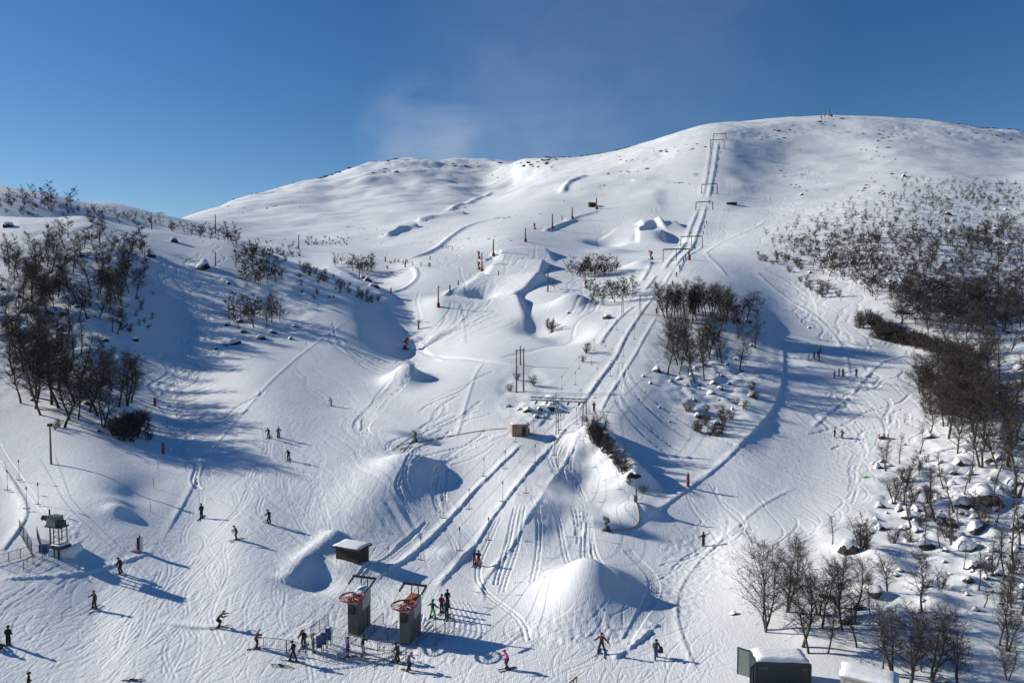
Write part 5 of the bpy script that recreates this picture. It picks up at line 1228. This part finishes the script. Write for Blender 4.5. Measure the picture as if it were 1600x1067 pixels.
def body_mesh(pose):
    J = skel(pose); names = list(J); idx = {n: i for i, n in enumerate(names)}
    E = [('pel', 'spi'), ('spi', 'che'), ('che', 'nec'), ('nec', 'hed'), ('hed', 'top')]
    for s in ('+1', '-1'): E += [('che', 's' + s), ('s' + s, 'e' + s), ('e' + s, 'h' + s), ('h' + s, 'f' + s), ('pel', 'p' + s), ('p' + s, 'k' + s), ('k' + s, 'a' + s), ('a' + s, 't' + s)]
    me_ = bpy.data.meshes.new('body'); me_.from_pydata([J[n] for n in names], [(idx[a], idx[b]) for a, b in E], [])
    ob = bpy.data.objects.new('body', me_); COL.objects.link(ob); sk = ob.modifiers.new('skin', 'SKIN'); sk.use_smooth_shade = True; sk.branch_smoothing = .6
    for n, sv in zip(names, me_.skin_vertices[0].data):
        r = RAD.get(n) or {'s': (.105, .105), 'e': (.082, .082), 'h': (.062, .062), 'f': (.052, .042), 'p': (.125, .13), 'k': (.10, .105), 'a': (.092, .095), 't': (.065, .06)}[n[0]]
        sv.radius = r; sv.use_root = (n == 'pel')
    ob.modifiers.new('sub', 'SUBSURF').levels = 1; ob.modifiers['sub'].render_levels = 1
    bpy.context.view_layer.update(); dg = bpy.context.evaluated_depsgraph_get(); out = bpy.data.meshes.new_from_object(ob.evaluated_get(dg)); bpy.data.objects.remove(ob)
    # slots: 0 jacket 1 trousers 2 gloves 3 boots 4 face
    hip = J['pel'][2] - .03; pts = {n: Vector(J[n]) for n in J}; mi = []
    for f in out.polygons:
        c = f.center; near = min(pts, key=lambda n: (pts[n] - c).length)
        mi.append(4 if near in ('hed', 'top') else 2 if near[0] == 'f' and near != 'f' else 3 if near[0] in 'at' and near not in ('top',) and c.z < .26 + (0 if pose != 'sit' else .1) else 1 if near[0] in 'pk' and (near != 'pel' or c.z < hip) else 0)
    for _ in range(5): out.materials.append(None)
    out.polygons.foreach_set('material_index', mi); return out, J
POSES = {n: body_mesh(n) for n in ('stand', 'ski', 'tuck', 'wide', 'walk', 'carry', 'ride', 'sit')}
def helmet_mesh():
    bm = bmesh.new(); bmesh.ops.create_uvsphere(bm, u_segments=14, v_segments=10, radius=.135); bmesh.ops.delete(bm, geom=[v for v in bm.verts if v.co.z < -.03 - max(0, -v.co.y) * .6], context='VERTS')
    for v in bm.verts: v.co.y *= 1.12
    m = bpy.data.meshes.new('helmet'); bm.to_mesh(m); bm.free(); m.polygons.foreach_set('use_smooth', [True] * len(m.polygons)); return m
HELM = {}
GOG = MB().box((0, .13, .0), (.17, .05, .07)).mesh('goggles', M_BLACK)
POLE_M = MB().tube([(0, 0, .12), (0, 0, -1.05)], .012, 5).tube([(0, 0, -.95), (0, 0, -.97)], .05, 8).mesh('ski_pole', M_STEEL)
BOARD = MB().box((0, 0, .02), (1.45, .27, .03)).mesh('snowboard', M_SKI)
NP = 0
BODYV = {}
def person(u, v, pose, face, jacket, trousers, hat, gear, label, grp, lean=0.0, scale=1.0):
    """face: degrees, 0 = looks up the hill, 90 = looks to the picture's left"""
    p = hit(u, v); rz = math.radians(face); fx, fy = -math.sin(rz), math.cos(rz); e = .5
    sl = (ground_z(p.x + fx * e, p.y + fy * e) - ground_z(p.x - fx * e, p.y - fy * e)) / (2 * e); up = .0 if gear == 'none' else .05
    o = empty('person', (p.x, p.y, p.z + up - (.04 if gear == 'none' else 0)), rz, scale); key = (pose, jacket, trousers); me0, J = POSES[pose]
    if key not in BODYV:
        m = me0.copy(); cols = [JK[jacket], JK[trousers], JK['black'], JK['black'], M_SKIN]
        for i, c in enumerate(cols): m.materials[i] = c
        BODYV[key] = m
    child('body', BODYV[key], o)
    if hat not in HELM: hm = helmet_mesh(); hm.materials.append(JK[hat]); HELM[hat] = hm
    h = child('helmet', HELM[hat], o, (J['hed'][0], J['hed'][1] - .005, J['hed'][2] + .055)); child('goggles', GOG, h)
    pit = math.atan(sl)
    if gear in ('ski', 'poles'):
        for s in (-1, 1):
            a = J['a%+d' % s]; k = child('ski', SKI, o, (a[0], a[1] + .1, -.035), (0, -pit, math.pi / 2 + (s * -.10 if pose in ('wide', 'ski') else 0))); child('binding', BIND, k, (-.06, 0, 0))
        if gear == 'poles':
            for s in (-1, 1): hd = J['h%+d' % s]; child('ski_pole', POLE_M, o, (hd[0] + s * .02, hd[1] + .03, hd[2]), (-.45 if pose in ('ski', 'tuck') else -.15, s * -.12, 0), (1, 1, min(1.0, hd[2] / 1.0)))
    elif gear == 'board': child('snowboard', BOARD, o, (0, 0, -.03), (0, 0, 0))
    tag(o, label, 'person', grp)
    return o, p
GP = 'people at the bottom of the slope'; GS = 'skiers on the left piste'; GR = 'people on the right piste'; GL = 'riders on the drag lift'; GF = 'tiny far skiers'; GQ = 'people around the lift stations'
PPL = [
 (148,951,'wide',150,'black','black','grey','poles','skier in black with legs wide apart on the open left flat',GP),
 (189,896,'ski',80,'black','black','black','ski','skier in black gliding left along the bank below the drive station',GP),
 (342,980,'tuck',-80,'black','black','orange','ski','crouched skier in black with an orange helmet and arms reaching forward',GP),
 (370,843,'ski',120,'black','black','black','poles','skier in black, right of the two on the lower left piste edge',GS),
 (315,809,'stand',170,'black','black','black','ski','upright skier in black nearest the left piste edge',GS),
 (421,818,'ski',60,'navy','black','navy','poles','skier in dark blue turning above the brown shed',GS),
 (13,1008,'stand',0,'black','black','black','none','person in black standing near the left frame edge',GP),
 (-1,1016,'sit',20,'olive','olive','black','none','person half cut by the left frame edge',GP),
 (45,1084,'stand',-60,'black','black','black','none','person in black cut off by the bottom edge at lower left',GP),
 (400,1013,'ski',-70,'darkred','black','white','poles','skier in dark red jacket and pale helmet at the end of the barriers',GQ),
 (475,1011,'ski',170,'black','black','red','ski','skier in black with a red helmet beside the slanting net',GQ),
 (459,1033,'walk',90,'black','black','black','ski','skier in black striding left below the barriers',GQ),
 (489,1019,'stand',-60,'grey','grey','grey','none','person all in grey beside the ticket gates',GQ),
 (543,1027,'stand',-60,'purple','black','black','ski','skier in a purple jacket right of the ticket gates',GQ),
 (567,1024,'wide',-100,'black','white','black','poles','skier in dark jacket and white trousers below the first station',GQ),
 (622,1035,'ski',60,'brown','black','black','ski','skier in brown jacket just below the rusty topped station',GQ),
 (638,1048,'ski',-120,'grey','black','pink','ski','small skier in grey with a pink helmet below the stations',GQ),
 (793,1045,'ski',110,'pink','black','pink','ski','skier in a bright pink jacket at the end of the wheel shadow',GQ),
 (676,966,'wide',-30,'black','green','black','ski','skier with bright green trousers beside the waiting group',GQ),
 (690,957,'stand',-20,'red','black','black','ski','skier in a red and blue jacket in the waiting group',GQ),
 (699,949,'stand',0,'black','black','black','ski','skier in black standing farthest in the waiting group',GQ),
 (698,965,'stand',-10,'navy','black','black','poles','skier in dark blue at the front of the waiting group',GQ),
 (741,883,'ride',-16,'navy','red','black','ski','left rider of the pair in red trousers on the drag lift',GL),
 (748,884,'ride',-16,'black','red','black','ski','right rider of the pair in red trousers on the drag lift',GL),
 (420,684,'ski',160,'black','black','black','poles','left skier of the two side by side on the middle left piste',GS),
 (435,683,'ski',-150,'darkred','black','black','poles','right skier of the two side by side on the middle left piste',GS),
 (451,719,'ski',175,'black','black','brown','poles','lone skier in black just below the side by side pair',GS),
 (518,634,'ski',120,'grey','brown','black','poles','lone skier in grey highest on the open left piste',GS),
 (928,643,'ride',-16,'black','black','black','ski','single rider in black passing the tower by the hut',GL),
 (940,1020,'wide',160,'darkred','black','black','ski','skier in dark red jacket on churned snow below the snow cone',GP),
 (1025,1028,'walk',175,'olive','blue','black','none','person in olive jacket walking with a dark bag',GP),
 (1099,853,'carry',5,'black','black','black','none','person in black walking up with skis across the shoulders',GR),
 (1264,564,'stand',60,'black','black','black','ski','stout skier in black leftmost of the five on the right piste',GR),
 (1272,560,'stand',0,'grey','black','black','ski','second skier of the five on the right piste',GR),
 (1278,558,'stand',-20,'navy','black','black','ski','middle skier of the five on the right piste',GR),
 (1282,551,'stand',20,'lime','black','black','ski','skier in lime jacket at the back of the five on the right piste',GR),
 (1280,564,'stand',90,'black','darkred','black','ski','front skier of the five on the right piste',GR),
 (1304,591,'stand',90,'black','black','black','ski','leftmost of the four skiers below the group of five',GR),
 (1311,588,'stand',40,'navy','black','black','ski','second of the four skiers below the group of five',GR),
 (1317,588,'stand',-40,'darkred','black','black','ski','third of the four skiers below the group of five',GR),
 (1338,588,'stand',0,'black','black','black','ski','rightmost of the four skiers, a little apart',GR),
 (1304,683,'stand',-90,'black','black','black','none','person in black standing above the trampled right slope',GR),
 (1316,685,'wide',100,'black','black','black','none','bending person in black beside the standing one on the right slope',GR),
 (1374,686,'sit',-90,'red','black','black','none','person in red sitting at the edge of the boulder slope',GR),
 (1381,685,'sit',90,'navy','black','black','none','person in dark blue sitting beside the one in red',GR),
 (1387,686,'sit',60,'orange','brown','black','none','person in orange sitting rightmost at the boulder slope edge',GR),
]
for i, (u, v, col) in enumerate(((1057,433,'black'),(1051,447,'darkred'),(1043,461,'black'),(1104,350,'black'),(1101,357,'navy'),(1099,366,'red'),(1086,391,'black'),(1076,400,'black'),(1071,404,'navy'),(1068,409,'darkred'),(1062,421,'black'),(1124,250,'black'),(1122,261,'navy'),(1121,271,'black'),(1126,240,'black'))):
    PPL.append((u, v, 'ride', -14, col, 'black', 'black', 'ski', 'tiny lift rider, place %s counting up the mountain' % '', GL))
for i, (u, v, col, h) in enumerate(((617,410,'black','black'),(630,412,'black','black'),(634,413,'navy','black'),(645,415,'lime','black'),(658,416,'black','black'),(670,417,'grey','black'),(672,417,'darkred','black'),(672,406,'grey','black'),(692,389,'brown','black'),(697,388,'black','black'),(700,389,'navy','black'),(707,391,'black','black'),(779,430,'navy','black'),(881,316,'brown','black'))):
    PPL.append((u, v, 'wide' if i in (7, 3) else 'stand', 150 - i * 23, col, 'black', h, 'ski', '', GF))
rid = sorted([q for q in PPL if q[9] == GL and 'tiny' in q[8]], key=lambda q: -q[1]); far = sorted([q for q in PPL if q[9] == GF], key=lambda q: q[0])
PLACED = {}
for q in PPL:
    q = list(q)
    if q[9] == GL and 'tiny' in q[8]: q[8] = 'tiny lift rider in %s, %s counting uphill from the knoll' % (q[4].replace('darkred', 'dark red'), nth(rid.index(tuple(q)) if tuple(q) in rid else 0))
    if q[9] == GF: q[8] = 'tiny far skier in %s, %s from the left on the upper slopes' % (q[4].replace('darkred', 'dark red'), nth(far.index(tuple(q))))
    PLACED[q[8]] = person(*q)
# things carried
o_, p_ = PLACED['person in black walking up with skis across the shoulders']
for k in range(2):
    s_ = empty('carried_ski', (p_.x + .05, p_.y + .1 + k * .06, p_.z + 1.22 + k * .07), .25); s_.rotation_euler = (0, -.22, .25); child('ski', SKI, s_); child('binding', BIND, s_); tag(s_, 'ski carried across the shoulders of the walker in black, %s one' % ('front', 'back')[k], 'ski', 'carried skis')
o_, p_ = PLACED['person in olive jacket walking with a dark bag']
bg = MB().box((0, 0, .22), (.42, .26, .42), top=.75).box((0, 0, .48), (.18, .05, .1)).build('bag', M_BLACK); bg.location = (p_.x + .42, p_.y + .1, p_.z + .45); tag(bg, 'dark bag held by the walker in the olive jacket', 'bag')
# blue back of the red jacket: a rucksack
o_, p_ = PLACED['skier in a red and blue jacket in the waiting group']
child('jacket_panel', MB().box((-.14, -.02, 1.25), (.12, .30, .42), top=.9).mesh('jacket_panel', JK['blue']), o_)

# ------------------------------------------------------------------ drifting spray of the snow guns (real volumes)
def spray(p, direction, length, r0, r1, dens, name_label):
    """a widening jet of fine snow: closed cone filled with thin scattering air"""
    m = MB(); n = 9; pts = [(length * i / n, 0, 0) for i in range(n + 1)]; m.tube(pts, [r0 + (r1 - r0) * i / n for i in range(n + 1)], 18)
    mat = bpy.data.materials.new('snow_spray'); mat.use_nodes = True; nt = mat.node_tree; nt.nodes.clear(); N = nt.nodes.new; L = nt.links.new
    out = N('ShaderNodeOutputMaterial'); pv = N('ShaderNodeVolumePrincipled'); pv.inputs['Color'].default_value = (.99, .99, .995, 1); pv.inputs['Anisotropy'].default_value = .0
    tc = N('ShaderNodeTexCoord'); sx = N('ShaderNodeSeparateXYZ'); L(tc.outputs['Object'], sx.inputs[0])
    def mt(op, a, b=0.0, c=False):
        q = N('ShaderNodeMath'); q.operation = op; q.use_clamp = c
        for i, v in enumerate((a, b)):
            if isinstance(v, (int, float)): q.inputs[i].default_value = v
            else: L(v, q.inputs[i])
        return q.outputs[0]
    t = mt('DIVIDE', sx.outputs[0], length, True); rr = mt('SQRT', mt('ADD', mt('MULTIPLY', sx.outputs[1], sx.outputs[1]), mt('MULTIPLY', sx.outputs[2], sx.outputs[2])))
    R = mt('ADD', mt('MULTIPLY', t, r1 - r0), r0); fall = mt('SUBTRACT', 1.0, mt('DIVIDE', rr, R), True); fall = mt('MULTIPLY', fall, fall)
    no = N('ShaderNodeTexNoise'); no.inputs['Scale'].default_value = 2.2 / r1; no.inputs['Detail'].default_value = 4; L(tc.outputs['Object'], no.inputs['Vector'])
    nz = mt('MULTIPLY', mt('SUBTRACT', no.outputs['Fac'], .28, True), 2.2)
    thin = mt('DIVIDE', mt('SUBTRACT', 1.0, t, True), mt('ADD', mt('MULTIPLY', t, (r1 / r0) * .35), 1.0))
    L(mt('MULTIPLY', mt('MULTIPLY', fall, nz), mt('MULTIPLY', thin, dens)), pv.inputs['Density']); L(pv.outputs['Volume'], out.inputs['Volume'])
    o = m.build('snow_spray', mat); bm_ = bmesh.new(); bm_.from_mesh(o.data); bmesh.ops.recalc_face_normals(bm_, faces=bm_.faces); bm_.to_mesh(o.data); bm_.free(); o.location = p; o.rotation_euler = Vector(direction).to_track_quat('X', 'Z').to_euler(); tag(o, name_label, 'snow spray', kind='stuff')
spray(GUN1[1], (.82, .52, .24), 17, .5, 3.2, 9.0, 'jet of fine snow blown from the big red gun')
spray(GUN2[1], (-.80, .50, .26), 15, .35, 3.6, 6.0, 'drifting spray from the grey green gun over the left piste')
spray(GUN3[1] + Vector((.6, 0, -.1)), (-.80, .42, .28), 11, .8, 3.4, 6.0, 'mist of snow around the gun behind the snow cone')
# powder thrown up behind the crouched skier
p_ = PLACED['crouched skier in black with an orange helmet and arms reaching forward'][1]
spray(p_ + Vector((-.3, 0, .15)), (-.97, .12, .05), 6.0, .2, .8, 12.0, 'powder thrown up behind the crouched skier')
